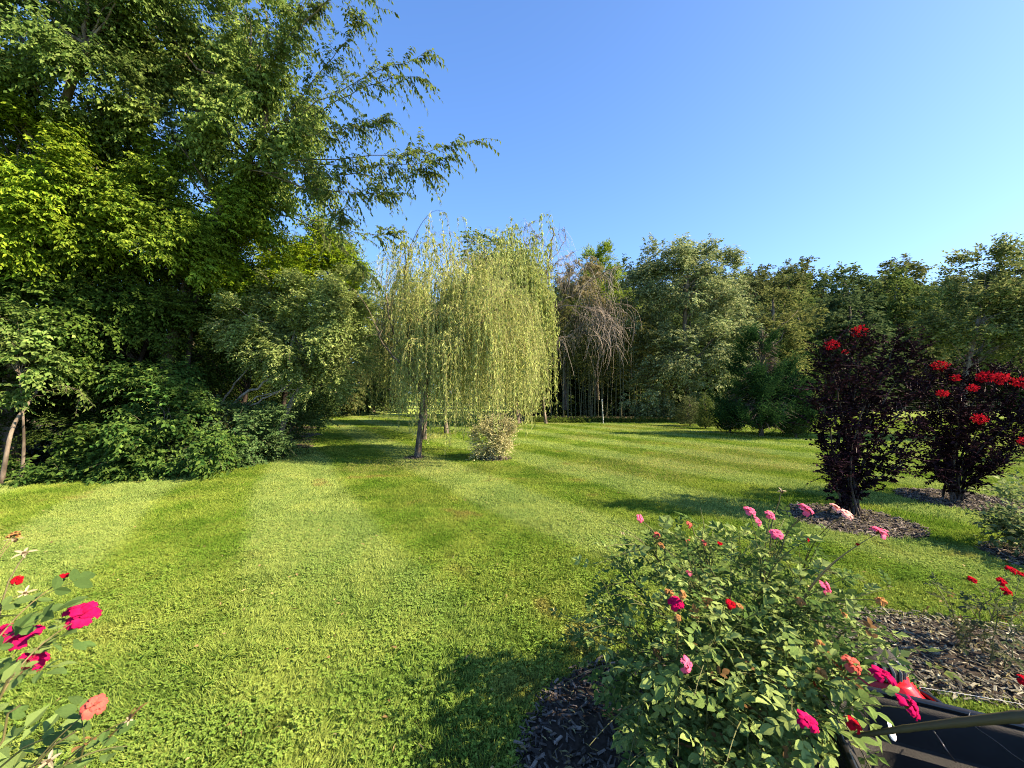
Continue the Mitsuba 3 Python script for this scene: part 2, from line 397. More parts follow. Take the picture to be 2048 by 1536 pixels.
for bi, (key, (poly, n, text)) in enumerate(BEDS.items()):
    rng = np.random.default_rng(700 + bi)
    scene[key] = mikit.ply(sheet(poly, 0.012, 0.12, 0.03, bi), 'm_mulch', smooth=True)
    tag(key, text, 'mulch bed', kind='structure')
    greyer = bi == 1
    chips(rng, poly, n, 0.037 if bi < 2 else 0.055, (0.022, 0.018, 0.015) if not greyer else (0.035, 0.032, 0.026), (0.19, 0.16, 0.135) if not greyer else (0.28, 0.27, 0.19)).put(key + '__chips', 'm_chip')
    tag(key + '__chips', kind='stuff')
    straw = MB(); m = n // 6
    x0, y0, x1, y1 = poly.bounds
    sp = np.column_stack([rng.uniform(x0, x1, m), rng.uniform(y0, y1, m)]); sp = sp[shapely.contains_xy(poly, sp[:, 0], sp[:, 1])]; m = len(sp); az = rng.uniform(0, 2 * PI, m)
    leaves(straw, np.column_stack([sp, rng.uniform(.04, .06, m)]), np.stack([np.cos(az), np.sin(az), rng.normal(0, .2, m)], 1), np.array([0, 0, 1.0]) + rng.normal(0, .4, (m, 3)), rng.uniform(.015, .05, m), rng.uniform(.002, .012, m), colours(rng, m, (0.2, 0.16, 0.08), (0.42, 0.4, 0.2), .2))
    straw.put(key + '__litter', 'm_leaf'); tag(key + '__litter', kind='stuff')
BED_ALL = shapely.union_all([b[0] for b in BEDS.values()])
NO_GRASS = BED_ALL
WOOD_IN = WOOD.buffer(-0.3)

# ------------------------------------------------------------------ grass: patches of blades laid out over the lawn
def lean_at(x, y):
    return int(np.searchsorted(EDGES, 0.85 * x + 0.53 * y)) % 2 == 1


def blade_patch(rng, n, size, w, h, lean, clover=0, tufts=0):
    mb = MB()
    p = np.column_stack([rng.uniform(-.53, .53, (n, 2)) * size, np.zeros(n)])
    clump = meshkit.noise(np.column_stack([p[:, :2] / 0.055, np.full(n, rng.integers(99))]), 3)
    az = rng.uniform(0, 2 * PI, n)
    D = np.stack([np.cos(az), np.sin(az), np.zeros(n)], 1) * rng.uniform(0.15, 1.1, (n, 1)) + np.array([lean[0], lean[1], 0.85])
    N = unit(rng.normal(0, 0.8, (n, 3)) - np.array([0, 0, -0.9]))
    H = h * rng.uniform(0.45, 1.15, n) * (0.6 + 0.7 * clump)
    leaves(mb, p, D, N, H, w * rng.uniform(0.7, 1.3, n), 0.5, KITE, np.column_stack([0.6 * rng.random(n) + 0.4 * clump, np.zeros(n)]))
    if clover:
        m = clover
        p = np.column_stack([rng.uniform(-.53, .53, (m, 2)) * size, rng.uniform(0.25, 0.85, m) * h])
        keep = meshkit.noise(np.column_stack([p[:, :2] / 0.12, np.full(m, 5.0)]), 8) > 0.36
        p = p[keep]; m = len(p); az = rng.uniform(0, 2 * PI, m)
        for k in range(3):
            a = az + k * 2.1
            D = np.stack([np.cos(a), np.sin(a), rng.normal(0.1, 0.25, m)], 1)
            N = np.array([0, 0, 1.0]) + rng.normal(0, 0.25, (m, 3))
            s = rng.uniform(0.009, 0.017, m)
            leaves(mb, p, D, N, s, s * 0.9, 0.5, KITE, np.column_stack([rng.random(m) * 0.6, np.ones(m)]))
    for _ in range(tufts):
        c = np.append(rng.uniform(-.45, .45, 2) * size, 0.0); m = 16; az = rng.uniform(0, 2 * PI, m)
        D = np.stack([np.cos(az), np.sin(az), rng.uniform(0.3, 1.1, m)], 1)
        leaves(mb, np.repeat(c[None], m, 0) + rng.normal(0, .008, (m, 3)) * [1, 1, 0], D, np.array([[0, 0, 1.0]]).repeat(m, 0), rng.uniform(0.06, 0.12, m), 0.007, 0.5, KITE, np.column_stack([rng.random(m) * 0.5, np.ones(m)]))
    return mb


LODS = [(0.5, 8200, 0.0031, 0.055, 0.0, 5.0), (1.0, 11000, 0.0058, 0.058, 5.0, 11.5), (2.0, 9000, 0.014, 0.065, 11.5, 33.0)]
grass_n = 0
for li, (size, n, w, h, d0, d1) in enumerate(LODS):
    patches = {}
    for lean in (0, 1):
        for v in range(3):
            rng = np.random.default_rng(100 * li + 10 * lean + v)
            lv = np.array([-0.30, 0.52]) * (1 if lean else -0.9)
            mb = blade_patch(rng, n, size, w, h, lv, clover=(250, 700, 1500)[v] if li == 0 else (900 if li == 1 and v > 1 else 0), tufts=3 if li == 0 else 0)
            gid = f'turf_patch_{li}{lean}{v}'
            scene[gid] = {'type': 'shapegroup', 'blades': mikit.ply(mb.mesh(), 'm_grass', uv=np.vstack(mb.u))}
            patches[lean, v] = (gid, mb)
    rng = np.random.default_rng(900 + li)
    thin = (blade_patch(rng, 4600, .5, .0042, .055, (.1, -.15), 350), blade_patch(rng, 3400, 1.0, .011, .06, (0, 0)), blade_patch(rng, 4200, 2.0, .024, .065, (0, 0)))[li]
    for cy in np.arange(-1 + size / 2, d1 + size, size):
        for cx in np.arange(-46 + size / 2, 50, size):
            d = math.hypot(cx, cy) * 0.25 + max(abs(cx) * 0.72, cy) * 0.75
            if not (d0 <= d < d1 + size * 0.7) or abs(cx) > 1.45 * max(cy, 0) + 1.6 + size or cy < 0.3:
                continue
            sq = shapely.box(cx - size * .55, cy - size * .55, cx + size * .55, cy + size * .55)
            if BED_ALL.covers(sq) or WOOD_IN.contains(Point(cx, cy)) or GROVE.contains(Point(cx, cy)):
                continue
            gid, mb = patches[int(lean_at(cx, cy)), int(rng.integers(3))]
            z = float(terrain(cx, cy)); fl = rng.random() < 0.5
            m = T().translate([cx, cy, z]).scale([1, 1, float(rng.uniform(0.85, 1.15))]).rotate([0, 0, 1], 180.0 if False else 0.0)
            if fl:
                m = m @ T().scale([-1, 1, 1])
            grass_n += 1
            key = f'grass__{grass_n:03d}'
            if NO_GRASS.intersects(sq):
                mb = thin or mb
                v, f = mb.mesh(); M = np.array(m.matrix, float)
                v = v @ M[:3, :3].T + M[:3, 3]
                k = len(KITE[0]); foot = v[::k, :2]
                edge = rng.normal(0, .035, len(foot))
                ok = ~shapely.contains_xy(NO_GRASS, foot[:, 0] + edge, foot[:, 1] + edge)
                okv = np.repeat(ok, k)
                if ok.sum() < 5:
                    continue
                re = np.cumsum(okv) - 1
                f2 = f[okv[f].all(1)]
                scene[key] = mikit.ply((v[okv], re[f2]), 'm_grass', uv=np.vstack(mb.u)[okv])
            else:
                scene[key] = {'type': 'instance', 'to_world': m, 'group': {'type': 'ref', 'id': gid}}
tag('grass', 'short mown grass and clover covering the lawn', 'grass', kind='stuff')

rng = np.random.default_rng(33)
mb = MB(); n = 520
d = 1.6 + 12 * rng.random(n) ** 1.3; px = rng.uniform(-1.25, 1.3, n)
P = np.column_stack([px * d, d, rng.uniform(.035, .06, n)])
ok = ~shapely.contains_xy(NO_GRASS, P[:, 0], P[:, 1]) & ~shapely.contains_xy(WOOD, P[:, 0], P[:, 1]); P = P[ok]; n = len(P); az = rng.uniform(0, 2 * PI, n)
leaves(mb, P, np.stack([np.cos(az), np.sin(az), rng.normal(0, .25, n)], 1), np.array([0, 0, 1.0]) + rng.normal(0, .5, (n, 3)), rng.uniform(.015, .05, n), rng.uniform(.006, .022, n), colours(rng, n, (0.2, 0.12, 0.05), (0.5, 0.42, 0.2), .25))
mb.put('fallen_leaves', 'm_leaf'); tag('fallen_leaves', 'small dry leaves and clippings lying scattered in the grass', 'leaves', kind='stuff')

# ------------------------------------------------------------------ the woodland along the left edge of the lawn
def branch(wood, crown, rng, pts, r0, n, tl, per, L, W, ca, cb, droop, hang, spread=0.5, start=0.25, **kw):
    """A long limb through pts with leafy twigs along it."""
    q = path(pts, 16, 0.02, rng)
    tubes(wood, q, r0 * np.linspace(1, 0.14, 16), 5)
    u = rng.uniform(start, 1, n) * 15; k = np.minimum(u.astype(int), 14); fr = (u - k)[:, None]
    P = q[k] * (1 - fr) + q[k + 1] * fr
    tang = unit(q[k + 1] - q[k])
    P = P + rand_dirs(rng, n) * np.array([1, 1, .7]) * spread * (1.05 - u[:, None] / 15) * rng.random((n, 1))
    D = unit(tang * 0.7 + rand_dirs(rng, n) * 0.75)
    twig_leaves(crown, wood, rng, P, D, tl * rng.uniform(0.6, 1.3, n), per, L, W, ca, cb, droop, hang, **kw)
    D1 = unit(q[-1] - q[-4])[None]
    twig_leaves(crown, wood, rng, q[-3][None], D1, np.array([np.linalg.norm(q[-1] - q[-3]) * 1.5]), 16, L, W, ca, cb, 0.1, hang, **kw)


ELM_A, ELM_B = (0.06, 0.105, 0.022), (0.18, 0.23, 0.06)


def elm_reach(rng, wood, crown):
    A = at(470, 330, 8.6)
    reach = [
        ([(430, 330, 8.8), (560, 250, 8.2), (680, 180, 7.6), (770, 140, 7.2), (852, 104, 6.9)], 26, .45),
        ([(560, 260, 8.3), (660, 210, 7.8), (760, 165, 7.3), (848, 156, 7.0)], 16, .35),
        ([(540, 270, 8.3), (620, 170, 8.0), (690, 80, 7.8), (722, 30, 7.6)], 34, .5),
        ([(480, 330, 8.6), (620, 320, 8.0), (760, 312, 7.3), (860, 300, 6.9), (952, 282, 6.5)], 26, .4),
        ([(500, 330, 8.5), (650, 330, 7.9), (780, 330, 7.3), (896, 316, 6.8)], 22, .4),
        ([(500, 340, 8.4), (640, 350, 7.9), (760, 350, 7.4), (862, 342, 7.0)], 26, .45),
        ([(520, 340, 8.4), (640, 380, 8.0), (740, 385, 7.7), (790, 388, 7.5)], 30, .45),
        ([(560, 350, 8.4), (640, 400, 8.1), (680, 430, 8.0), (690, 440, 7.9)], 16, .3),
        ([(540, 260, 8.4), (620, 270, 8.0), (700, 255, 7.7), (772, 240, 7.5)], 36, .5),
        ([(480, 200, 8.4), (540, 110, 8.0), (600, 50, 7.8), (640, 10, 7.6)], 40, .6),
        ([(560, 420, 9.2), (660, 450, 8.9), (740, 470, 8.6), (790, 462, 8.3)], 16, .25),
        ([(560, 430, 9.2), (650, 470, 8.9), (710, 520, 8.7), (752, 560, 8.6)], 22, .35),
        ([(600, 60, 7.6), (660, 0, 7.3), (720, -30, 7.0), (756, 18, 6.8)], 8, .2),
    ]
    for pts, n, spread in reach:
        branch(wood, crown, rng, [at(*p) for p in pts], 0.014, int(n * 2.4), 0.42, 12, 0.1, 0.046, ELM_A, ELM_B, 0.35, 0.75, spread, 0.2)


tree('elm_tree', 'tallest tree over the lawn, its long drooping sprays reaching across the blue sky', 'tree',
     [(-8.9, 9.6, 0), (-8.5, 9.5, 2.5), (-7.6, 9.2, 5.0), (-6.4, 8.9, 6.8), (-5.6, 8.6, 8.2)], 0.15,
     [B(430, 130, 8.6, 140, 110), B(330, 60, 8.8, 180, 120), B(480, 270, 8.6, 120, 90), B(560, 200, 8.3, 90, 90), B(330, 290, 8.6, 130, 90), B(560, 330, 8.5, 90, 60), B(520, 20, 8.3, 80, 60)],
     2800, 0.5, 12, 0.088, 0.035, ELM_A, ELM_B, seed=11, droop=0.35, hang=0.7, extra=elm_reach, density=1.9, csize=(0.22, 0.36))
tree('elm_tree', 'shaded tree with dark limbs in the upper corner above the yellow-green thicket', 'tree',
     [(-10.9, 8.4, 0), (-10.6, 8.2, 3.0), (-9.6, 7.7, 5.8), (-8.2, 7.2, 8.4)], 0.15,
     [B(60, 90, 7.3, 150, 110), B(190, 150, 7.7, 140, 110), B(120, -30, 7.3, 200, 90), B(70, 230, 7.6, 110, 60), B(250, 20, 8.0, 120, 90)],
     2200, 0.45, 11, 0.08, 0.034, (0.042, 0.08, 0.017), (0.12, 0.165, 0.045), seed=12, droop=0.3, hang=0.6)

BR_A, BR_B = (0.06, 0.115, 0.01), (0.17, 0.225, 0.02)
MIDSTORY = [
    ('slender_tree', 'yellow-green slender-leaved tree at the left edge under the dark limbs', [(-10.8, 9.8, 0), (-10.4, 9.2, 2.5), (-9.2, 8.2, 5.0)], [B(60, 320, 7.4, 120, 100), B(-30, 260, 7.4, 90, 90), B(130, 400, 7.6, 110, 80), B(10, 430, 7.3, 80, 90), B(120, 470, 7.9, 110, 70)], 1700, BR_A, BR_B, 'elm', 7.4),
    ('slender_tree', 'broad bright thicket tree with ash-like sprays in the middle of the woodland edge', [(-8.2, 9.6, 0), (-8.0, 9.5, 2.5), (-7.6, 9.3, 4.6)], [B(250, 370, 8.2, 120, 90), B(380, 400, 8.6, 130, 90), B(300, 490, 8.4, 140, 80), B(450, 480, 9, 100, 80), B(180, 480, 8.2, 100, 70), B(480, 400, 9, 90, 60)], 2100, (0.055, 0.105, 0.012), (0.15, 0.2, 0.025), 'elm', 8.6),
    ('slender_tree', 'feathery lime green tree sloping down towards the weeping willows', [(-6.9, 11.6, 0), (-6.7, 11.5, 2.5), (-6.3, 11.3, 4.6)], [B(570, 480, 10.2, 110, 80), B(520, 560, 10, 120, 90), B(640, 540, 10.6, 80, 70), B(470, 440, 9.8, 80, 60), B(700, 590, 11.2, 50, 60), B(690, 540, 11.2, 45, 45)], 2700, (0.07, 0.13, 0.008), (0.2, 0.255, 0.015), 'fine', 10),
    ('olive_shrub', 'grey-green small-leaved shrub leaning over the lawn gap, pale bent stems beneath', [(-6.3, 10.4, 0), (-5.9, 10.2, 1.3), (-5.0, 9.8, 2.4)], [B(650, 640, 9.5, 80, 70), B(590, 690, 9.3, 90, 70), B(690, 700, 9.7, 55, 70), B(560, 640, 9.2, 70, 60), B(640, 760, 9.9, 60, 45), B(715, 640, 9.7, 40, 50), B(600, 600, 9.3, 80, 50), B(690, 580, 9.6, 45, 45), B(520, 700, 9.0, 60, 50), B(490, 640, 8.9, 60, 50)], 3600, (0.08, 0.125, 0.035), (0.22, 0.26, 0.09), 'olive', 11.4),
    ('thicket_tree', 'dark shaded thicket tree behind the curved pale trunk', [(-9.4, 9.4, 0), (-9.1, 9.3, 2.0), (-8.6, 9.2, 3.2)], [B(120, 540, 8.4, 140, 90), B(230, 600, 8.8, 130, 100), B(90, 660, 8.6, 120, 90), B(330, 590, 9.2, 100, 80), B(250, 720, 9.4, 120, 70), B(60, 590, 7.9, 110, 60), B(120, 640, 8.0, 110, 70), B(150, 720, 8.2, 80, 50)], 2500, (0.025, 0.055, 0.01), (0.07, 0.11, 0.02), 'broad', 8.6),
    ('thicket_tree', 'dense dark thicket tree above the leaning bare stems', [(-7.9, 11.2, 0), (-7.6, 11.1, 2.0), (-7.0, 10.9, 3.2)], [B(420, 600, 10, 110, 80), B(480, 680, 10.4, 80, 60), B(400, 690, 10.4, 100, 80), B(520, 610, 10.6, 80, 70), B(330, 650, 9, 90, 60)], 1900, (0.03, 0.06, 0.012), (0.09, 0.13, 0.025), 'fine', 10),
]
KIND = {'elm': (0.4, 12, 0.082, 0.032, 0.3, 0.6), 'fine': (0.36, 13, 0.075, 0.022, 0.15, 0.25), 'olive': (0.3, 11, 0.055, 0.024, 0.2, 0.15), 'broad': (0.34, 9, 0.082, 0.036, 0.3, 0.45)}


def olive_stems(rng, wood, crown):
    for pts, r in (([(440, 860, 11.2), (475, 800, 10.9), (520, 770, 10.7), (560, 735, 10.6), (590, 660, 10.7)], .045), ([(455, 850, 11.2), (500, 812, 10.8), (540, 790, 10.5), (590, 760, 10.7)], .035), ([(430, 850, 11.3), (455, 790, 11), (500, 730, 10.9), (520, 690, 10.9)], .03), ([(470, 830, 11), (530, 790, 10.7), (600, 780, 11)], .025)):
        tubes(wood, path([at(a_, b_, c_ * .86) for a_, b_, c_ in pts], 14, 0.02, rng), r * .86 * np.linspace(1, .4, 14), 6)


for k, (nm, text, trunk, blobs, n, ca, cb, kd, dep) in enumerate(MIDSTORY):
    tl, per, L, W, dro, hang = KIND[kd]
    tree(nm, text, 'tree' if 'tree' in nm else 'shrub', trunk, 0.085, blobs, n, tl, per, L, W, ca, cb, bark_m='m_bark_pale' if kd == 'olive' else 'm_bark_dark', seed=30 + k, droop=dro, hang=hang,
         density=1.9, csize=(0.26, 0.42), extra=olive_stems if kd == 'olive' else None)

SHRUBS = [
    ('broad large-leaved shrub catching the sun at the left edge', [B(40, 730, 7.2, 55, 55), B(10, 650, 7.3, 50, 45), B(70, 680, 7.4, 40, 35)], 210, (0.05, 0.1, 0.02), (0.13, 0.18, 0.05), 'broad'),
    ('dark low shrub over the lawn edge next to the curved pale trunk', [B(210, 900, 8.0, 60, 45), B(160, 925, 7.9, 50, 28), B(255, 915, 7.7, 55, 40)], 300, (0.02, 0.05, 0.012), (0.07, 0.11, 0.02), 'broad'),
    ('leafy shrub with bright horizontal sprays near the middle of the woodland edge', [B(330, 840, 8.0, 80, 70), B(380, 905, 7.9, 90, 50), B(300, 780, 8.5, 80, 60), B(280, 930, 7.6, 70, 30)], 560, (0.022, 0.06, 0.014), (0.08, 0.125, 0.026), 'broad'),
    ('blue-green privet shrub below the leaning bare stems', [B(470, 860, 9, 80, 60), B(420, 900, 8.6, 70, 40), B(510, 890, 9.3, 60, 40)], 620, (0.03, 0.07, 0.025), (0.09, 0.14, 0.05), 'olive'),
    ('dense small-leaved shrub at the end of the woodland edge by the lawn gap', [B(580, 860, 11, 70, 50), B(620, 830, 12, 45, 50), B(545, 900, 10.2, 55, 30), B(600, 790, 11.8, 60, 40)], 720, (0.035, 0.07, 0.02), (0.1, 0.15, 0.05), 'olive'),
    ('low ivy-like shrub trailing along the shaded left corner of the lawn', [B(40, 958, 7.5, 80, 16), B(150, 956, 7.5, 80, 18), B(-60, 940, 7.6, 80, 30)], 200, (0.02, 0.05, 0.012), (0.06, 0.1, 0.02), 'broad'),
]
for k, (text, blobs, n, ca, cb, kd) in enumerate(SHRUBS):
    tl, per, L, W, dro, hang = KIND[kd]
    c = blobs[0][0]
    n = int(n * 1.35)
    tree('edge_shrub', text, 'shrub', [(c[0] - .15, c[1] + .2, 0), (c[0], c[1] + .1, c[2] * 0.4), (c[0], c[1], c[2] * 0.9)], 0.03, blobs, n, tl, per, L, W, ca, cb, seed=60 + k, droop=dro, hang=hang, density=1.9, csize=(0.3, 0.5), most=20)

wood, crown = MB(), MB()
rng = np.random.default_rng(77)
q = path([at(2, 965, 7.1), at(14, 900, 7.1), at(30, 845, 7.2), at(62, 800, 7.4), at(95, 740, 7.8), at(110, 660, 8.2)], 18)
q[0, 2] = 0.0
tubes(wood, q, np.linspace(.036, .016, 18), 8)
branch(wood, crown, rng, [q[10], at(120, 775, 7.4), at(170, 790, 7.2)], .01, 9, .3, 9, .1, .045, (0.05, 0.09, 0.02), (0.15, 0.2, 0.05), .3, .5, .2)
branch(wood, crown, rng, [q[13], at(60, 720, 7.4), at(10, 690, 7.0)], .012, 14, .3, 9, .1, .045, (0.05, 0.09, 0.02), (0.17, 0.21, 0.06), .3, .5, .3)
wood.put('sapling__trunk', 'm_bark', smooth=True, colour=False); crown.put('sapling__crown', 'm_leaf')
tag('sapling', 'thin curved pale trunk with few leaves rising from the shaded corner of the lawn', 'tree')

# deep trees standing further inside the woodland: three kinds, copied
def proto_tree(gid, seed, h, r, L, W, ca, cb, n, per=9, tl=0.8, low=0.25, bark_m='m_bark', lobes=7, **kw):
    rng = np.random.default_rng(seed)
    blobs = []
    for k in range(lobes):
        a = 2.4 * k + rng.uniform(-.4, .4); t = (k + 0.5) / lobes; z = h * (low + (0.86 - low) * t)
        rr = r * math.sin(PI * min(0.97, 0.28 + 0.6 * t)) ** 0.8
        blobs.append((np.array([math.cos(a) * rr * 0.5, math.sin(a) * rr * 0.5, z]), np.array([rr * .62, rr * .62, h * 0.14 + rr * 0.12])))
    blobs.append((np.array([0, 0, h * 0.88]), np.array([r * .42, r * .42, h * .12])))
    cl = clumps_of(rng, blobs, 1.7, (0.25, 0.42))
    wood, crown = MB(), MB()
    tp = path([(0, 0, -0.4), (rng.normal(0, .1), rng.normal(0, .1), h * .3), (rng.normal(0, .25), rng.normal(0, .25), h * .6), (rng.normal(0, .3), 0, h * .9)], 9)
    tubes(wood, tp, np.linspace(1, .25, 9) * h * 0.017, 7)
    limbs(wood, rng, tp, cl, h * 0.007, 26)
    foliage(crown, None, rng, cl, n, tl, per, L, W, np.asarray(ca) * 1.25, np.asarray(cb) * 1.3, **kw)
    scene[gid] = {'type': 'shapegroup', 'trunk': mikit.ply(wood.mesh(), bark_m, smooth=True), 'crown': mikit.ply(crown.mesh(), 'm_leaf', color=np.vstack(crown.c))}


def copy_tree(gid, name, x, y, s, rot, label, category='tree', group=None, sz=None):
    key = numbered(name)
    scene[key] = {'type': 'instance', 'to_world': T().translate([float(x), float(y), float(terrain(x, y))]).rotate([0, 0, 1], float(rot)).scale([float(s), float(s), float(sz or s)]), 'group': {'type': 'ref', 'id': gid}}
    tag(key, label, category, group)
    return key


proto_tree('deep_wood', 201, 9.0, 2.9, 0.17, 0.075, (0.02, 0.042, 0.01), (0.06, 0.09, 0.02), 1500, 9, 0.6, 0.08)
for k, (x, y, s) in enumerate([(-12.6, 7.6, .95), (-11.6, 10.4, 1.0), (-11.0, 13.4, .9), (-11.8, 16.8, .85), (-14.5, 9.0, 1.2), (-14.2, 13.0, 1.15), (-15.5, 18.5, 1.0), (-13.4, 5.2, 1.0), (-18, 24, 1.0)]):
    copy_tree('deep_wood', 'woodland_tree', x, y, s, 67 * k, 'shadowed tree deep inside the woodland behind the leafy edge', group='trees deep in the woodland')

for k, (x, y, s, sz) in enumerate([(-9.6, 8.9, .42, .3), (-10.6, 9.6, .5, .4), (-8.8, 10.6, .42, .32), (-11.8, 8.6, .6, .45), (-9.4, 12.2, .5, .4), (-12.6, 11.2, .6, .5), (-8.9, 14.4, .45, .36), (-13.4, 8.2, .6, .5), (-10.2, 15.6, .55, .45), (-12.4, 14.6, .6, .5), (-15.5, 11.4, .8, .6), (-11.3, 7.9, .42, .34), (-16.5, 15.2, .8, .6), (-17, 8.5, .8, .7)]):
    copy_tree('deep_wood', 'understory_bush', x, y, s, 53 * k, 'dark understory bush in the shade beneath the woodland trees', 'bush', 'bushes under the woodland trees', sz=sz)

# ------------------------------------------------------------------ weeping willows
def willow(label, base, fork, limbs_px, n, strand, ca, cb, seed, tr=0.09, L=0.1, W=0.0165, cc=None, cr=3.0, dome=(3.2, 2.0), bark_m='m_bark', minz=0.5, per=42, spread=0.4, trunk_mid=None):
    rng = np.random.default_rng(seed)
    key = numbered('weeping_willow')
    wood, crown, tw = MB(), MB(), MB()
    base, fork = np.asarray(base, float), np.asarray(fork, float)
    mid = (base + fork) / 2 + rng.normal(0, .04, 3) if trunk_mid is None else trunk_mid
    tp = path([base - [0, 0, .05], base + (mid - base) * .35, mid, fork], 12)
    tubes(wood, tp, tr * np.linspace(1.1, .75, 12) * np.concatenate([[1.25, 1.08], np.ones(10)]), 10)
    orig = []
    for pts, wgt in limbs_px:
        pts = [fork] + [np.asarray(p, float) for p in pts]
        q = path(pts, 18, 0.018, rng)
        tubes(wood, q, tr * 0.5 * np.linspace(1, .12, 18), 6)
        orig.append((q, wgt))
        for _ in range(int(11 * wgt + 3)):            # side branches that arch over
            k = rng.integers(4, 17); d = unit(unit(q[k] - q[k - 1]) * .6 + rand_dirs(rng, 1)[0] * [1, 1, .4]); ln = rng.uniform(.5, 1.9) * spread * 1.9
            e = bez(q[k], q[k] + d * ln + [0, 0, .05], [0, 0, .25 * ln], 8)[0]
            tubes(wood, e, np.linspace(.010, .003, 8), 3)
            orig.append((e, .22))
    w = np.array([o[1] for o in orig]); pick = rng.choice(len(orig), n, p=w / w.sum())
    P = np.stack([orig[k][0][rng.integers(len(orig[k][0]) // 3, len(orig[k][0]))] for k in pick])
    allp = np.vstack([o[0][3:] for o in orig])
    cz, rz = dome
    nd = int(n * .6)                                   # most shoots arch out to the dome of the crown before they fall
    dd = rand_dirs(rng, nd); dd[:, 2] = np.abs(dd[:, 2]) * 1.1 - .25
    ck = rng.integers(0, 130, nd); dd = dd[ck]; rk = rng.uniform(.4, 1.0, 130) ** .6
    Q = np.array([cc[0], cc[1], cz]) + dd * np.array([cr, cr, rz]) * rk[ck][:, None] + rng.normal(0, .085, (nd, 3)) * cr
    from scipy.spatial import cKDTree
    A = P + rng.normal(0, .03, (n, 3)); top = P + rng.normal(0, .35, (n, 3)) * spread * [1, 1, .4]
    A[:nd] = allp[cKDTree(allp).query(Q)[1]]; top[:nd] = Q
    ok = np.linalg.norm((top[:, :2] - np.asarray(cc)) / cr, axis=1) < 1.02
    A, top = A[ok], top[ok]; n = len(A)
    out = unit((top - A) * [1, 1, 0] + .5 * unit((top - np.append(base[:2], 0)) * [1, 1, 0]) + rng.normal(0, .25, (n, 3)) * [1, 1, 0])
    ln = np.minimum(strand * (.25 + 1.25 * rng.random(n) ** 1.5), (top[:, 2] - minz) * rng.uniform(.6, 1.0, n)).clip(.2)
    k = 11; t = np.linspace(0, 1, 8)
    fall = top[:, None] + out[:, None] * (rng.uniform(.1, .5, (n, 1)) * spread * np.sin(t * PI / 2) ** .8)[..., None]
    fall[..., 2] -= ln[:, None] * t ** 1.35
    rise = bez(A, top, np.stack([0 * ln, 0 * ln, .12 * np.linalg.norm(top - A, axis=1)], 1), 4)[:, :3]
    S = np.concatenate([rise, fall], 1)
    wig = np.cumsum(rng.normal(0, .03, S.shape) * [1, 1, .15], 1) * min(1.6, .6 + spread * .5); wig[:, :3] *= .2
    S += wig
    P = top
    tubes(tw, S[:, ::2], np.linspace(.0036, .0014, 6)[None], 3, (0.3, 0.27, 0.1))
    m = np.maximum(6, (per * ln / strand).astype(int)); idx = np.repeat(np.arange(n), m)
    u = rng.uniform(.16, 1, len(idx)) * (k - 1); kk = np.minimum(u.astype(int), k - 2); fr = (u - kk)[:, None]
    pos = S[idx, kk] * (1 - fr) + S[idx, kk + 1] * fr
    D = unit(np.array([0, 0, -1.0]) + rng.normal(0, .5, (len(idx), 3)) + .35 * unit(S[idx, kk + 1] - S[idx, kk]))
    N = unit(out[idx] + rng.normal(0, .6, (len(idx), 3)) + [0, 0, .3])
    tone = (1 + .15 * rng.normal(size=(n, 1)))[idx]
    leaves(crown, pos, D, N, L * 1.1 * rng.uniform(.6, 1.2, len(idx)), W * 1.45 * rng.uniform(.7, 1.3, len(idx)), colours(rng, len(idx), ca, cb, .18) * tone)
    wood.put(key + '__trunk', bark_m, smooth=True, colour=False)
    tw.put(key + '__twigs', 'm_stem'); crown.put(key + '__crown', 'm_leaf')
    tag(key, label, 'tree', None); tag(key + '__twigs', kind='stuff')
    return key


WL_A, WL_B = (0.23, 0.29, 0.075), (0.5, 0.53, 0.2)
d = 10.3
willow('leaning weeping willow with the nearest trunk, standing on the mown lawn', [at(835, 920, d)[0], d, 0], at(848, 778, d),
       [([at(880, 700, 10.2), at(930, 580, 10.0), at(965, 530, 9.9)], 1.3), ([at(858, 690, 10.5), at(880, 600, 10.6), at(905, 540, 10.7)], 1.0), ([at(830, 740, 10.1), at(812, 620, 9.9), at(812, 530, 9.8), at(826, 490, 9.8)], .75),
        ([at(880, 730, 9.9), at(960, 650, 9.5), at(1010, 600, 9.3)], 1.0), ([at(820, 745, 10.7), at(780, 640, 11), at(775, 560, 11)], .8), ([at(890, 735, 10.6), at(940, 690, 11.2), at(1000, 590, 11.4)], .8), ([at(815, 745, 9.8), at(770, 690, 9.4), at(755, 640, 9.2)], .5)],
       2000, 1.9, WL_A, WL_B, 301, minz=.35, cc=(-1.1, 10.4), cr=1.9, dome=(3.3, 2.2))
d = 14.6
willow('weeping willow whose trunk stands just behind the nearest one', [at(848, 886, d)[0], d, 0], at(852, 790, d),
       [([at(850, 700, 14.4), at(830, 600, 14.2), at(800, 520, 14.1)], .8), ([at(870, 700, 14.7), at(900, 600, 15), at(930, 520, 15.2)], 1), ([at(830, 740, 14.9), at(780, 640, 15.2), at(760, 580, 15.2)], .7), ([at(880, 740, 14.2), at(940, 640, 13.8), at(980, 580, 13.6)], .9)],
       1700, 2.6, (0.2, 0.27, 0.07), (0.44, 0.49, 0.2), 302, cc=(-3.5, 14.4), cr=2.1, dome=(4.0, 2.8), tr=.1, L=.115, W=.018, minz=.6, spread=.6)
d = 17.0
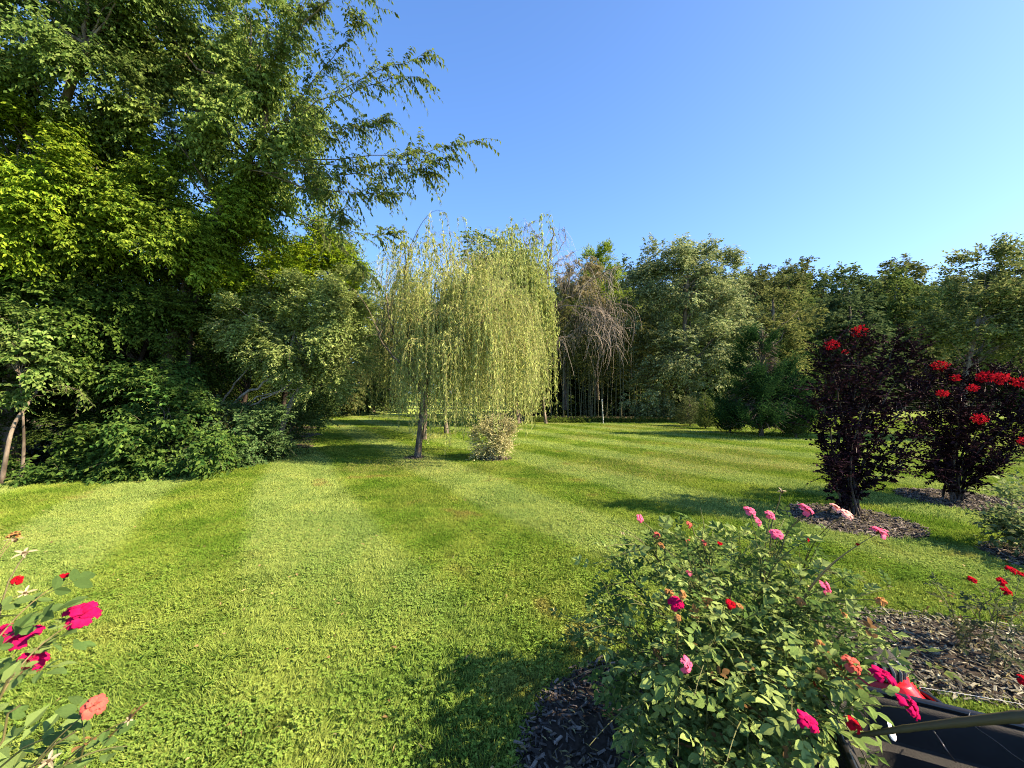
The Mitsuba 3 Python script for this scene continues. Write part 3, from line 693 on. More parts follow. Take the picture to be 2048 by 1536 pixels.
willow('slim weeping willow third from the lawn, behind the round cream shrub', [at(893, 876, d)[0], d, 0], at(890, 780, d),
       [([at(900, 700, 17), at(920, 600, 17), at(940, 500, 17)], 1), ([at(920, 720, 16.6), at(980, 620, 16.3), at(1010, 560, 16.2)], 1), ([at(870, 720, 17.4), at(850, 620, 17.6), at(840, 560, 17.6)], .7), ([at(930, 730, 17.4), at(990, 660, 17.8), at(1030, 620, 18)], .8)],
       800, 3.0, (0.2, 0.27, 0.07), (0.44, 0.49, 0.2), 303, cc=(-1.7, 17), cr=2.9, dome=(4.6, 3.4), tr=.1, L=.12, W=.02, minz=.5, spread=.7)
d = 23.5
willow('largest weeping willow, a domed curtain of foliage hanging to the ground beside the bamboo', [at(1035, 850, d)[0], d, 0], at(1030, 740, d),
       [([at(1030, 640, d), at(1020, 560, d), at(1010, 500, d)], 1), ([at(1045, 640, 23), at(1060, 560, 22.6), at(1066, 530, 22.4)], 1.2), ([at(1000, 660, 23), at(980, 580, 22.6), at(960, 520, 22.4)], 1.1), ([at(1020, 640, 22.4), at(1015, 570, 21.6), at(1020, 520, 21.2)], 1.2), ([at(1050, 680, 22.6), at(1072, 620, 22), at(1076, 590, 21.8)], 1.1), ([at(970, 690, 23), at(940, 610, 22.6), at(925, 560, 22.4)], .9), ([at(1045, 620, 24), at(1050, 540, 24.4), at(1040, 505, 24.6)], .8)],
       2500, 6.5, (0.19, 0.26, 0.06), (0.46, 0.5, 0.18), 304, cc=(-.1, 22.6), cr=2.5, dome=(6.4, 4.6), tr=.22, L=.2, W=.044, minz=.25, per=62, spread=.9)

# ------------------------------------------------------------------ round cream shrub
rng = np.random.default_rng(88)
c = np.array([at(985, 880, 10.05)[0], 10.05, .52])
wood, crown = MB(), MB()
cl = clumps_of(rng, [(c, np.array([.55, .5, .42]))], 5.5, (.26, .36))
tp = np.stack([np.array([c[0] + a * .1, c[1] + b * .1, 0]) for a, b in rng.normal(0, .6, (14, 2))])
en = np.array([k[0] for k in cl])[rng.integers(0, len(cl), 14)]
tubes(wood, bez(tp, en, np.array([0, 0, .05]), 7), np.linspace(.012, .004, 7)[None], 5, (0.2, 0.16, 0.1))
foliage(crown, wood, rng, cl, 1600, .27, 9, .05, .028, (0.26, 0.27, 0.1), (0.72, 0.66, 0.38), droop=.05, hang=-.2, up=1.2, wcol=(0.2, 0.17, 0.1), jit=.18, wood_share=.1)
wood.put('cream_shrub__stems', 'm_stem'); crown.put('cream_shrub__foliage', 'm_leaf')
tag('cream_shrub', 'round cream and pale green variegated shrub standing alone on the lawn', 'shrub')
tag('cream_shrub__stems', kind='stuff')

# ------------------------------------------------------------------ bamboo grove
def bamboo_proto(gid, seed, h, lean):
    rng = np.random.default_rng(seed)
    q = path([(0, 0, -.1), (lean * .1, 0, h * .4), (lean * .4, .1, h * .75), (lean, .2, h)], 22)
    wood, crown = MB(), MB()
    r = .024 * np.linspace(1, .2, 22); r[2::3] *= 1.18
    tubes(wood, q, r, 6, (0.105, 0.105, 0.05))
    n = 46; k = rng.integers(9, 22, n)
    D = unit(rand_dirs(rng, n) * [1, 1, .5] + [lean * .12, 0, .15])
    twig_leaves(crown, wood, rng, q[k], D, rng.uniform(.5, 1.3, n), 12, .2, .03, (0.06, 0.085, 0.018), (0.2, 0.2, 0.06), .45, .7, wood_share=.7, wcol=(0.16, 0.15, 0.07))
    scene[gid] = {'type': 'shapegroup', 'culm': mikit.ply(wood.mesh(), 'm_stem', color=np.vstack(wood.c)), 'leaves': mikit.ply(crown.mesh(), 'm_leaf', color=np.vstack(crown.c))}


for k, (h, ln) in enumerate([(8.2, .9), (7.4, -.8), (9.0, .3), (6.6, 1.3)]):
    bamboo_proto(f'bamboo_kind_{k}', 400 + k, h, ln)
rng = np.random.default_rng(41)
for k in range(64):
    front = k < 30
    px, dep = rng.uniform(1070, 1330), (rng.uniform(25.3, 26.8) if front else rng.uniform(26.8, 31))
    x = (px - 1024) / FOCAL * dep
    key = numbered('bamboo')
    scene[key] = {'type': 'instance', 'to_world': T().translate([float(x), float(dep), 0.0]).rotate([0, 0, 1], float(rng.uniform(0, 360))).scale([1.0, 1.0, float(rng.uniform(.8, 1.1))]), 'group': {'type': 'ref', 'id': f'bamboo_kind_{rng.integers(4)}'}}
    tag(key, 'thin pale bamboo culm in the dark grove behind the lawn', 'bamboo', 'bamboo culms in the dark grove')

rng = np.random.default_rng(43)
mb = MB(); n = 1100
wx = rng.uniform(.9, 12.5, n); wy = 24.75 + .25 * np.sin(wx * 1.3) + rng.normal(0, .3, n)
P = np.column_stack([wx, wy, np.zeros(n)]); tall = rng.uniform(.12, .5, n)
twig_leaves(mb, None, rng, P, unit(rng.normal(0, .35, (n, 3)) + [0, 0, 1.0]), tall, 9, .13, .05, (0.05, 0.09, 0.015), (0.16, 0.22, 0.04), .1, .1)
mb.put('undergrowth', 'm_leaf'); tag('undergrowth', 'low weeds along the foot of the dark bamboo grove', 'undergrowth', kind='stuff')

# dead tree: bare curling limbs and hanging tangles
rng = np.random.default_rng(51)
wood, tw = MB(), MB()
d = 23.4
DEAD = [([(1092, 848), (1088, 740), (1094, 640), (1092, 560), (1102, 500), (1104, 455)], .11), ([(1092, 620), (1130, 600), (1185, 560), (1238, 535)], .05), ([(1090, 560), (1066, 520), (1048, 480), (1052, 452), (1058, 452)], .03),
        ([(1100, 520), (1130, 480), (1128, 458), (1118, 470)], .025), ([(1102, 510), (1082, 480), (1070, 470), (1062, 490)], .022), ([(1092, 640), (1140, 612), (1190, 622), (1222, 640), (1228, 690)], .045), ([(1090, 720), (1110, 690), (1145, 668), (1170, 640)], .045),
        ([(1076, 760), (1092, 720), (1104, 690), (1130, 672)], .035), ([(1094, 600), (1120, 560), (1150, 545), (1176, 530)], .03), ([(1098, 545), (1120, 520), (1150, 505)], .025)]
lines = []
for pts, r in DEAD:
    q = path([at(px, py, d + rng.normal(0, .25)) for px, py in pts], 16, .04, rng); lines.append(q)
    tubes(wood, q, r * np.linspace(1, .3, 16), 6)
n = 420
k = rng.choice(len(lines), n, p=np.array([1, 3, .8, .8, .6, 4, 2, 1.5, 2, 1.5]) / 17.2)
P = np.stack([lines[a][rng.integers(6, 16)] for a in k])
D = unit(rand_dirs(rng, n) * [1, .7, .6] + [.2, -.1, .25]); ln = rng.uniform(.5, 1.5, n)
t = np.linspace(0, 1, 8)[None, :, None]
S = P[:, None] + D[:, None] * t * ln[:, None, None] * .8 - np.array([0, 0, 1.0]) * (t ** 2) * (ln * rng.uniform(.2, 2.0, n))[:, None, None]
S += np.cumsum(rng.normal(0, .035, S.shape), 1)
tubes(tw, S, np.linspace(.011, .004, 8)[None], 3, colours(rng, n, (0.15, 0.125, 0.1), (0.27, 0.235, 0.195), .15))
# the thick tangle hanging from the end of the long limb
n = 170
P = at(1200, 625, d)[None] + rng.normal(0, 1, (n, 3)) * [.75, .4, .75]
S = bez(P, P + np.stack([rng.normal(.2, .4, n), rng.normal(0, .25, n), -rng.uniform(.6, 2.6, n)], 1), np.array([[.3, 0, .35]]), 8)
tubes(tw, S, np.linspace(.013, .005, 8)[None], 3, colours(rng, n, (0.13, 0.105, 0.085), (0.25, 0.205, 0.17), .15))
wood.put('dead_tree__trunk', 'm_bark', smooth=True, colour=False); tw.put('dead_tree__twigs', 'm_stem')
tag('dead_tree', 'bare grey-brown dead tree with curling twigs in front of the bamboo', 'tree'); tag('dead_tree__twigs', kind='stuff')

# white marker stake at the grove's edge
mb = MB()
x = at(1205, 848, 23.6)[0]
tubes(mb, np.array([[x + .05, 23.6, -.05], [x + .02, 23.6, .8], [x - .03, 23.6, 1.48], [x - .03, 23.6, 1.5]]), np.array([.026, .026, .026, .014]), 8)
mb.put('marker_stake', 'm_grey', smooth=40, colour=False)
tag('marker_stake', 'thin pale stake standing upright at the edge of the bamboo grove', 'stake')

# ------------------------------------------------------------------ trees behind and beside the grove
d = 25.5
tree('silver_tree', 'big rounded silvery-leaved tree in the middle of the treeline', 'tree', [at(1380, 856, d), at(1375, 780, d), at(1370, 660, d), at(1375, 560, d)], .24,
     [B(1370, 560, d, 95, 75), B(1330, 520, d, 60, 50), B(1300, 600, d + 1, 70, 80), B(1430, 620, d, 70, 80), B(1450, 690, d - .5, 60, 60), B(1390, 700, d - 1.5, 80, 70), B(1420, 770, d - 1, 55, 55), B(1340, 770, d, 70, 60), B(1310, 700, d + .5, 50, 80), B(1440, 560, d + .5, 50, 50), B(1280, 790, d + .6, 40, 50)],
     3300, .62, 9, .17, .062, (0.05, 0.085, 0.03), (0.24, 0.265, 0.13), seed=91, droop=.25, hang=.35, density=2.0, csize=(.24, .4))
tree('treetop', 'dark green rounded tree rising above the weeping willows', 'tree', [at(985, 800, 33), at(985, 700, 33), at(985, 600, 33), at(985, 520, 33)], .22,
     [B(965, 500, 33, 42, 40), B(1000, 520, 33, 45, 40), B(985, 570, 33, 60, 50), B(1030, 540, 34, 40, 40), B(960, 620, 33, 60, 60), B(1030, 640, 34, 60, 70)], 560, .7, 9, .24, .11, (0.04, 0.075, 0.015), (0.12, 0.16, 0.03), seed=92, density=1.7)
tree('treetop', 'light yellow-green feathery treetop rising behind the dead tree', 'tree', [at(1195, 800, 31), at(1195, 700, 31), at(1200, 600, 31), at(1200, 520, 31)], .15,
     [B(1185, 520, 31, 20, 26), B(1205, 515, 31, 14, 24), B(1200, 560, 31, 38, 34), B(1235, 590, 31, 40, 36), B(1170, 590, 31, 36, 36)], 760, .6, 11, .2, .045, (0.09, 0.14, 0.015), (0.2, 0.255, 0.04), seed=93, density=1.7, droop=.1, hang=-.1, up=2.2)
tree('vine_draped_tree', 'brownish half dead tree draped with vines behind the bare limbs', 'tree', [at(1130, 820, 29), at(1130, 700, 29), at(1135, 600, 29), at(1140, 540, 29)], .15,
     [B(1120, 560, 29, 45, 30), B(1150, 600, 29, 50, 50), B(1110, 650, 29, 45, 50), B(1165, 540, 29, 36, 24), B(1180, 650, 29.5, 50, 40), B(1230, 640, 29, 40, 40)], 950, .6, 10, .19, .045, (0.08, 0.075, 0.035), (0.2, 0.175, 0.09), seed=94, density=1.8, droop=.6, hang=.7)
tree('olive_tree', 'brown-green mixed tree right of the silvery tree, behind the dark cedar', 'tree', [at(1540, 840, 32), at(1540, 760, 32), at(1545, 660, 32), at(1545, 600, 32)], .2,
     [B(1540, 620, 32, 55, 40), B(1500, 680, 32, 50, 50), B(1560, 700, 32, 60, 60), B(1600, 650, 33, 45, 45), B(1520, 760, 32, 60, 60), B(1590, 760, 32, 40, 60)], 1100, .6, 10, .2, .066, (0.055, 0.075, 0.022), (0.15, 0.16, 0.055), seed=95, density=1.9)
d = 14.5
tree('spreading_tree', 'open-crowned olive-leaved tree behind the wider crape myrtle at the right edge', 'tree', [at(1925, 850, d), at(1930, 760, d), at(1945, 690, d), at(1965, 600, d)], .12,
     [B(1960, 560, d, 70, 60), B(1930, 620, d, 80, 60), B(2010, 620, d, 70, 80), B(2040, 550, d, 60, 60), B(1985, 520, d, 40, 30), B(1900, 660, d, 40, 40), B(1990, 690, d, 70, 50), B(2070, 680, d, 70, 90), B(2100, 600, d, 80, 80)],
     1500, .5, 9, .115, .05, (0.04, 0.07, 0.02), (0.16, 0.175, 0.07), seed=96, droop=.1, hang=0, up=1.6, density=1.8, csize=(.26, .4))

# conifers: upswept sprays
def conifer(name, label, base, h, r, seed, n, ca, cb, L=.16, W=.035, lean=0.0, skirt=0.05, power=0.8, group=None, category='conifer', tl=.5, upsweep=.8, boughs=0):
    rng = np.random.default_rng(seed)
    key = numbered(name)
    base = np.asarray(base, float)
    wood, crown = MB(), MB()
    tubes(wood, path([base - [0, 0, .05], base + [0, 0, h * .4], base + [lean * h, 0, h * .97]], 8), np.linspace(.022 * h, .004 * h, 8), 7)
    t = 1 - np.sqrt(rng.random(n)) * (1 - skirt); t = np.clip(t, skirt, 1)
    a = rng.uniform(0, 2 * PI, n)
    lump = .5 + .95 * meshkit.noise(np.stack([np.cos(a) * 2.1, np.sin(a) * 2.1, t * 5.0], 1), seed)
    rr = r * (1 - t) ** power * lump * np.sqrt(rng.uniform(.12, 1, n)) + .02 * r
    P = base + np.stack([np.cos(a) * rr + lean * h * t, np.sin(a) * rr, t * h], 1)
    D = unit(np.stack([np.cos(a), np.sin(a), upsweep + 0 * a], 1) + rng.normal(0, .28, (n, 3)))
    tb = bez(base + np.stack([lean * h * t, 0 * t, t * h * .92], 1), P, np.array([0, 0, .05 * h]), 4)
    tubes(wood, tb[::4], np.linspace(.006 * h, .001 * h, 4)[None], 3)
    if boughs:
        kb = rng.integers(0, boughs, n); tb0 = np.clip(1 - np.sqrt(rng.random(boughs)), .06, .97); ab = rng.uniform(0, 2 * PI, boughs)
        rb = r * (1 - tb0) ** power * rng.uniform(.72, 1.18, boughs); u = rng.uniform(.25, 1, n) ** .7
        ti = np.clip(tb0[kb] + u ** 2 * .10 * (1 - tb0[kb]), 0, 1); w = .2 * rb[kb] * (1.15 - u)
        P = base + np.stack([np.cos(ab[kb]) * rb[kb] * u + lean * h * ti, np.sin(ab[kb]) * rb[kb] * u, ti * h], 1) + rng.normal(0, 1, (n, 3)) * w[:, None] * [1, 1, .8]
        P[:, 2] = np.maximum(P[:, 2], .12)
        D = unit(np.stack([np.cos(ab[kb]), np.sin(ab[kb]), upsweep + 0 * u], 1) + rng.normal(0, .3, (n, 3)))
    shade = (1 + .16 * rng.normal(size=(n, 1)))
    twig_leaves(crown, None, rng, P, D, tl * (1.1 - .6 * t) * rng.uniform(.6, 1.3, n), 10, L, W, ca, cb, -.12, -.25, jit=.2, flat=.3, shade=shade)
    wood.put(key + '__trunk', 'm_bark', smooth=True, colour=False); crown.put(key + '__crown', 'm_needle')
    tag(key, label, category, group)


conifer('red_cedar', 'broad dark green cedar with a stout trunk at the back of the lawn', [at(1523, 873, 16)[0], 16, 0], 4.7, 1.95, 501, 2600, (0.01, 0.032, 0.014), (0.045, 0.1, 0.028), .17, .03, .02, .06, .85, upsweep=1.1, tl=.6, boughs=95)
conifer('red_cedar', 'smaller bushy cedar tucked against the big cedar on its right', [at(1600, 866, 16.6)[0] - .3, 16.8, 0], 2.9, .95, 502, 900, (0.03, 0.075, 0.02), (0.09, 0.16, 0.04), .13, .032, -.03, .05, .7, boughs=40)
conifer('arborvitae', 'slim arborvitae before the silvery tree, standing on the lawn edge', [at(1411, 858, 19.6)[0], 19.6, 0], 1.95, .36, 503, 620, (0.06, 0.1, 0.025), (0.17, 0.22, 0.06), .085, .022, 0, .03, .55, tl=.22, upsweep=1.6)
conifer('arborvitae', 'dark arborvitae left of the broad cedar', [at(1460, 865, 17.6)[0], 17.6, 0], 1.95, .55, 504, 800, (0.015, 0.04, 0.015), (0.05, 0.085, 0.03), .09, .024, 0, .03, .6, tl=.24, upsweep=1.4)
conifer('arborvitae', 'upright arborvitae right of the broad cedar with a sunlit edge', [at(1592, 876, 15.3)[0], 15.3, 0], 2.05, .46, 505, 800, (0.025, 0.06, 0.016), (0.1, 0.14, 0.035), .085, .022, 0, .03, .55, tl=.22, upsweep=1.5)
conifer('spruce', 'loose light green young conifer at the foot of the silvery tree', [at(1385, 852, 21)[0], 21.3, 0], 1.7, .8, 506, 460, (0.06, 0.085, 0.03), (0.16, 0.19, 0.08), .12, .03, 0, .05, .8, tl=.35)

# hillside forest, far off: five kinds, copied
FA = [((0.03, 0.06, 0.018), (0.09, 0.125, 0.035)), ((0.04, 0.07, 0.018), (0.115, 0.15, 0.04)), ((0.03, 0.055, 0.022), (0.075, 0.105, 0.045)), ((0.045, 0.07, 0.022), (0.12, 0.13, 0.05))]
for k, (ca, cb) in enumerate(FA):
    proto_tree(f'forest_kind_{k}', 600 + k, 13 + k, 4.8 - .3 * k, .36, .24, ca, cb, 2000, 8, 1.0, .0, lobes=9)
rng = np.random.default_rng(61)
HILL = []
for px in np.arange(1060, 2180, 30):          # the skyline row
    HILL.append((px + rng.uniform(-8, 8), rng.uniform(66, 80), rng.uniform(1.3, 1.55)))
for px in np.arange(1080, 2200, 32):
    HILL.append((px + rng.uniform(-12, 12), rng.uniform(52, 60), rng.uniform(1.0, 1.25)))
for px in np.arange(1480, 2200, 44):
    HILL.append((px + rng.uniform(-12, 12), rng.uniform(46, 50), rng.uniform(.65, .9)))
for k, (px, dep, s) in enumerate(HILL):
    copy_tree(f'forest_kind_{rng.integers(4)}', 'forest_tree', (px - 1024) / FOCAL * dep, dep, s, rng.uniform(0, 360), 'rounded green tree in the dense forest on the hillside', group='trees of the hillside forest')
copy_tree('forest_kind_1', 'tall_forest_tree', (1800 - 1024) / FOCAL * 50, 50, 1.1, 40, 'bright green tree standing tallest on the skyline right of the cedars', sz=1.28)
copy_tree('forest_kind_2', 'feathery_forest_tree', (1700 - 1024) / FOCAL * 40, 40, .98, 100, 'dark grey-green feathery tree above the taller crape myrtle')
for k, px in enumerate(np.arange(420, 1080, 46)):          # beyond the pasture
    dep = 128 + 16 * math.sin(k * 2.3)
    copy_tree(f'forest_kind_{k % 4}', 'pasture_tree', (px - 1024) / FOCAL * dep, dep, .85 + .2 * math.sin(k * 1.7), 70 * k, 'distant tree beyond the fenced pasture', group='trees beyond the pasture')
for k, (px, dep, s) in enumerate([(692, 36, .82), (748, 40, .8), (655, 31, .7), (612, 27, .6), (775, 46, .7)]):
    copy_tree(f'forest_kind_{(k + 1) % 4}', 'gap_tree', (px - 1024) / FOCAL * dep, dep, s, 50 * k, 'small tree behind the gap between the woodland and the willows', group='trees behind the lawn gap')

for k, (px, dep, s) in enumerate([(1085, 34, .62), (1130, 35, .66), (1180, 34, .64), (1225, 36, .7), (1270, 34, .66), (1320, 35, .72), (1370, 33, .66), (1430, 34, .7), (1485, 36, .7), (1100, 40, .8), (1180, 41, .82), (1260, 41, .82), (1340, 42, .85), (1420, 41, .85), (1500, 42, .85), (1570, 40, .78), (1640, 42, .72)]):
    copy_tree(f'forest_kind_{k % 3}', 'grove_tree', (px - 1024) / FOCAL * dep, dep, s, 77 * k, 'dark dense tree closing the back of the bamboo grove', group='trees behind the bamboo grove')

# ------------------------------------------------------------------ fences
def fence(name, label, pts, h, rails, post_r, rail_r, m):
    key = numbered(name)
    pts = np.array([[x, y, float(terrain(x, y))] for x, y in pts])
    for k, p in enumerate(pts):
        mb = MB(); tubes(mb, np.array([p - [0, 0, .1], p + [0, 0, h * .5], p + [0, 0, h + .08]]), post_r, 7)
        mb.put(key + '__post' + (f'_{k:03d}' if k else ''), m, smooth=40, colour=False)
    for r, z in enumerate(rails):
        mb = MB(); tubes(mb, pts + [0, -post_r - rail_r, z], rail_r, 6)
        mb.put(key + '__rail' + (f'_{r:03d}' if r else ''), m, smooth=True, colour=False)
    tag(key, label, 'fence')


fence('pasture_fence', 'dark rail fence at the pasture seen through the willow strands', [(-28 + 2.6 * k, 52 + .5 * k) for k in range(11)], 1.5, (.5, .95, 1.4), .07, .045, 'm_wood_grey')
fence('wire_fence', 'wire fence on thin posts before the far field right of the cedars', [(22 + 3.2 * k, 33 + .3 * k) for k in range(8)], 1.25, (.45, .85, 1.2), .035, .008, 'm_wood_grey')

# ------------------------------------------------------------------ crape myrtles
MY_A, MY_B = (0.010, 0.006, 0.009), (0.036, 0.017, 0.024)


def blossom(rng, r, n, ca, cb):
    mb = MB()
    d = rand_dirs(rng, n); P = d * r * np.array([1, 1, .75]) * rng.uniform(.45, 1.0, (n, 1))
    P += .02 * r * rng.normal(size=(n, 3))
    leaves(mb, P, unit(d + .9 * rand_dirs(rng, n)), unit(d + .6 * rand_dirs(rng, n)), r * rng.uniform(.22, .4, n), r * rng.uniform(.2, .36, n), colours(rng, n, ca, cb, .2), OVAL)
    return mb


def myrtle(label, base, tips, flowers, seed, per_stem=78):
    rng = np.random.default_rng(seed)
    key = numbered('crape_myrtle')
    base = np.asarray(base, float)
    crown, twigs = MB(), MB()
    for k, tp in enumerate(tips):
        tp = np.asarray(tp, float)
        b0 = base + np.array([*rng.normal(0, .085, 2), -.03])
        low = base + (tp - base) * [.28, .28, .42] + rng.normal(0, .03, 3)
        q = path([b0, low, base + (tp - base) * [.72, .72, .76], tp], 18, .008, rng)
        mb = MB(); tubes(mb, q, np.linspace(.017, .003, 18), 6)
        mb.put(key + '__stem' + (f'_{k:03d}' if k else ''), 'm_bark_dark', smooth=True, colour=False)
        u = rng.uniform(.14, 1, per_stem) ** .8 * 17; kk = np.minimum(u.astype(int), 16); fr = (u - kk)[:, None]
        P = q[kk] * (1 - fr) + q[kk + 1] * fr + rng.normal(0, .035, (per_stem, 3))
        wide = np.clip(u / 17, .2, 1)
        out = unit((P - base) * [1, 1, .25])
        D = unit(out * .35 + rand_dirs(rng, per_stem) * .8 + [0, 0, .35])
        twig_leaves(crown, twigs, rng, P, D, .30 * wide * rng.uniform(.5, 1.25, per_stem), 12, .054, .03, MY_A, MY_B, .05, -.1, wood_share=.5, wcol=(.05, .03, .03), jit=.3, flat=.35, skew=1.6)
    twigs.put(key + '__twigs', 'm_stem'); crown.put(key + '__foliage', 'm_leaf_dark')
    tag(key + '__twigs', kind='stuff')
    for k, (p, r) in enumerate(flowers):
        mb = blossom(rng, r, 130, (0.28, 0.004, 0.012), (0.5, 0.02, 0.035))
        v = [x + np.asarray(p) for x in mb.v]; mb.v = v
        mb.put(key + '__flower_cluster' + (f'_{k:03d}' if k else ''), 'm_petal')
    tag(key, label, 'shrub')


def F(px, py, dep, rpx):
    return at(px, py, dep), .82 * rpx * dep / FOCAL


myrtle('dark purple crape myrtle with two red flower heads at its top, nearer the pink roses', [at(1690, 1035, 5.2)[0], 5.2, 0],
       [at(*t) for t in [(1642, 695, 5.3), (1665, 690, 5.1), (1700, 700, 5.4), (1722, 672, 5.2), (1768, 700, 5.5), (1792, 668, 5.3), (1825, 690, 5.2), (1842, 760, 5.5), (1832, 850, 5.0), (1812, 915, 4.9), (1640, 780, 5.0), (1640, 860, 5.4), (1740, 750, 4.9), (1690, 760, 5.8), (1780, 800, 5.9), (1660, 930, 5.0)]],
       [F(1720, 663, 5.2, 17), F(1664, 690, 5.1, 15), F(1690, 704, 5.1, 7)], 801)
myrtle('wide dark purple crape myrtle topped with many red flower heads', [at(1905, 1002, 6.0)[0], 6.0, 0],
       [at(*t) for t in [(1836, 775, 6), (1862, 745, 6.2), (1892, 735, 5.8), (1930, 750, 6.1), (1965, 745, 5.9), (2000, 745, 6.2), (2040, 755, 6), (2062, 800, 5.8), (2052, 880, 5.7), (2000, 925, 5.6), (1842, 850, 5.8), (1852, 920, 5.7), (1920, 800, 5.5), (1970, 830, 5.5), (1900, 840, 6.4), (2090, 770, 6.0), (2020, 830, 6.3)]],
       [F(*t) for t in [(1880, 732, 5.8, 15), (1885, 787, 5.5, 11), (1908, 756, 5.8, 12), (1945, 776, 5.5, 11), (1972, 754, 5.8, 17), (1998, 756, 5.8, 17), (2040, 764, 5.8, 15), (1958, 838, 5.3, 15), (2052, 882, 5.5, 13)]], 802)
myrtle('third crape myrtle half cut off by the right edge, beyond the wide one', [at(2100, 925, 9.6)[0], 9.6, 0],
       [at(*t) for t in [(2050, 850, 9.6), (2070, 800, 9.6), (2100, 780, 9.6), (2040, 880, 9.4), (2130, 800, 9.6)]], [F(2080, 790, 9.5, 12)], 803, 110)

# ------------------------------------------------------------------ roses
PETAL_TONES = {'magenta': ((0.4, 0.004, 0.065), (0.54, 0.022, 0.14)), 'pink': ((0.66, 0.08, 0.2), (0.78, 0.24, 0.33)), 'pale': ((0.7, 0.33, 0.31), (0.8, 0.52, 0.45)), 'red': ((0.32, 0.004, 0.012), (0.45, 0.014, 0.03)), 'faded': ((0.48, 0.08, 0.07), (0.58, 0.2, 0.13)), 'brown': ((0.36, 0.17, 0.06), (0.5, 0.3, 0.12))}


def petal_mesh(rng, ca, cb, wrinkle=.05):
    nu, nv = 7, 6
    u, v = np.meshgrid(np.linspace(-1, 1, nu), np.linspace(0, 1, nv))
    w = .08 + .31 * np.sin(np.clip(v * 1.75, 0, 1.9)) ** .8
    x = u * w; y = v * (1 - .09 * np.exp(-(u / .25) ** 2) * v ** 6) * (1 - .22 * np.abs(u) ** 2.5 * v ** 2)
    z = .30 * u ** 2 * w * (1 - .4 * v) + .12 * np.sin(v * 2.5) - .30 * v ** 4 - .10 * np.abs(u) ** 3 * v ** 2
    z = z + .05 * np.sin(u * 7 + rng.uniform(0, 6)) * v ** 2
    z = z + wrinkle * (meshkit.noise(np.stack([u * 1.6 + 9, v * 2.2, 0 * u + rng.random() * 50], -1)) - .5) * (v + .2)
    P = np.stack([x, y, z], -1).reshape(-1, 3)
    i, j = np.meshgrid(np.arange(nv - 1), np.arange(nu - 1), indexing='ij')
    q = np.stack([i * nu + j, i * nu + j + 1, (i + 1) * nu + j + 1, (i + 1) * nu + j], -1).reshape(-1, 4)
    t = (v.reshape(-1, 1) * .7 + .3 * rng.random())
    pale = np.clip(1 - v.reshape(-1, 1) * 3.2, 0, 1) * .45
    c = np.asarray(cb) * (1 - t) + np.asarray(ca) * t
    c = c * (1 - pale) + np.array([.6, .5, .4]) * pale
    return P, np.vstack([q[:, [0, 1, 2]], q[:, [0, 2, 3]]]), c


PETALS = {}
for tn, (ca, cb) in PETAL_TONES.items():
    rng = np.random.default_rng(sum(map(ord, tn)))
    PETALS[tn] = []
    for k in range(4):
        v, f, c = petal_mesh(rng, ca, cb, .35 if tn == 'brown' else .16 if tn == 'faded' else .1)
        PETALS[tn].append((mikit.ply((v, f), 'm_petal', smooth=True, color=c), v, f, c))


def frame(axis, pos, scale, spin=0.0):
    z = unit(axis); x = unit(np.cross([0.3, 1, 0.2], z)); y = np.cross(z, x)
    m = np.eye(4); c, s = math.cos(spin), math.sin(spin)
    m[:3, 0] = (x * c + y * s) * scale; m[:3, 1] = (y * c - x * s) * scale; m[:3, 2] = z * scale; m[:3, 3] = pos
    return m


def rose(parent, rng, pos, axis, R, tone, split=True, full=1.0):
    """A flower head of overlapping petals, a part of its bush; its petals are sub-parts when they show."""
    key = numbered(parent + '__flower')
    pos = np.asarray(pos, float)
    layers = [(5, 86, 1.0), (5, 66, .88), (4, 44, .66), (4, 20, .46)] if full >= 1 else [(5, 38, .9), (4, 22, .8), (3, 8, .6)]
    if tone == 'brown':
        layers = [(5, 100, .8), (5, 70, .75), (4, 45, .6), (3, 20, .5)]
    mb, k = MB(), 0
    for n, opened, sc in layers:
        a0 = rng.uniform(0, 6)
        for i in range(n):
            o = math.radians(opened + rng.normal(0, 13)); m = frame(axis, pos, R * sc * rng.uniform(.9, 1.08), a0 + 2 * PI * i / n + rng.normal(0, .12))
            tilt = np.eye(4); e = PI / 2 - o
            tilt[1:3, 1:3] = [[math.cos(e), -math.sin(e)], [math.sin(e), math.cos(e)]]
            m = m @ tilt
            p, v, f, c = PETALS[tone][int(rng.integers(4))]
            if split:
                scene[key + '__petal' + (f'_{k:03d}' if k else '')] = {**p, 'to_world': T(m)}
                k += 1
            else:
                mb.add(v @ m[:3, :3].T + m[:3, 3], f, c)
    # calyx and stamens
    z = unit(axis)
    n = 14; d = unit(z + .5 * rand_dirs(rng, n))
    cy = MB(); leaves(cy, np.repeat((pos + z * R * .02)[None], n, 0), d, rand_dirs(rng, n), R * .28, R * .05, (0.75, 0.55, 0.12))
    n = 5; s = unit(np.cross(z, rand_dirs(rng, n))); leaves(cy, np.repeat((pos - z * R * .1)[None], n, 0), unit(s - z * .5), z + 0 * s, R * .55, R * .18, (0.08, 0.13, 0.04))
    tubes(cy, np.array([pos - z * R * .28, pos - z * R * .12, pos]), np.array([R * .07, R * .16, R * .1]), 6, (0.08, 0.13, 0.04))
    if split:
        cy.put(key + '__calyx', 'm_leaf')
    else:
        mb.v += cy.v; mb.c += cy.c; mb.u += cy.u; mb.f += [f + mb.n for f in cy.f]
        mb.put(key, 'm_petal')
    return key


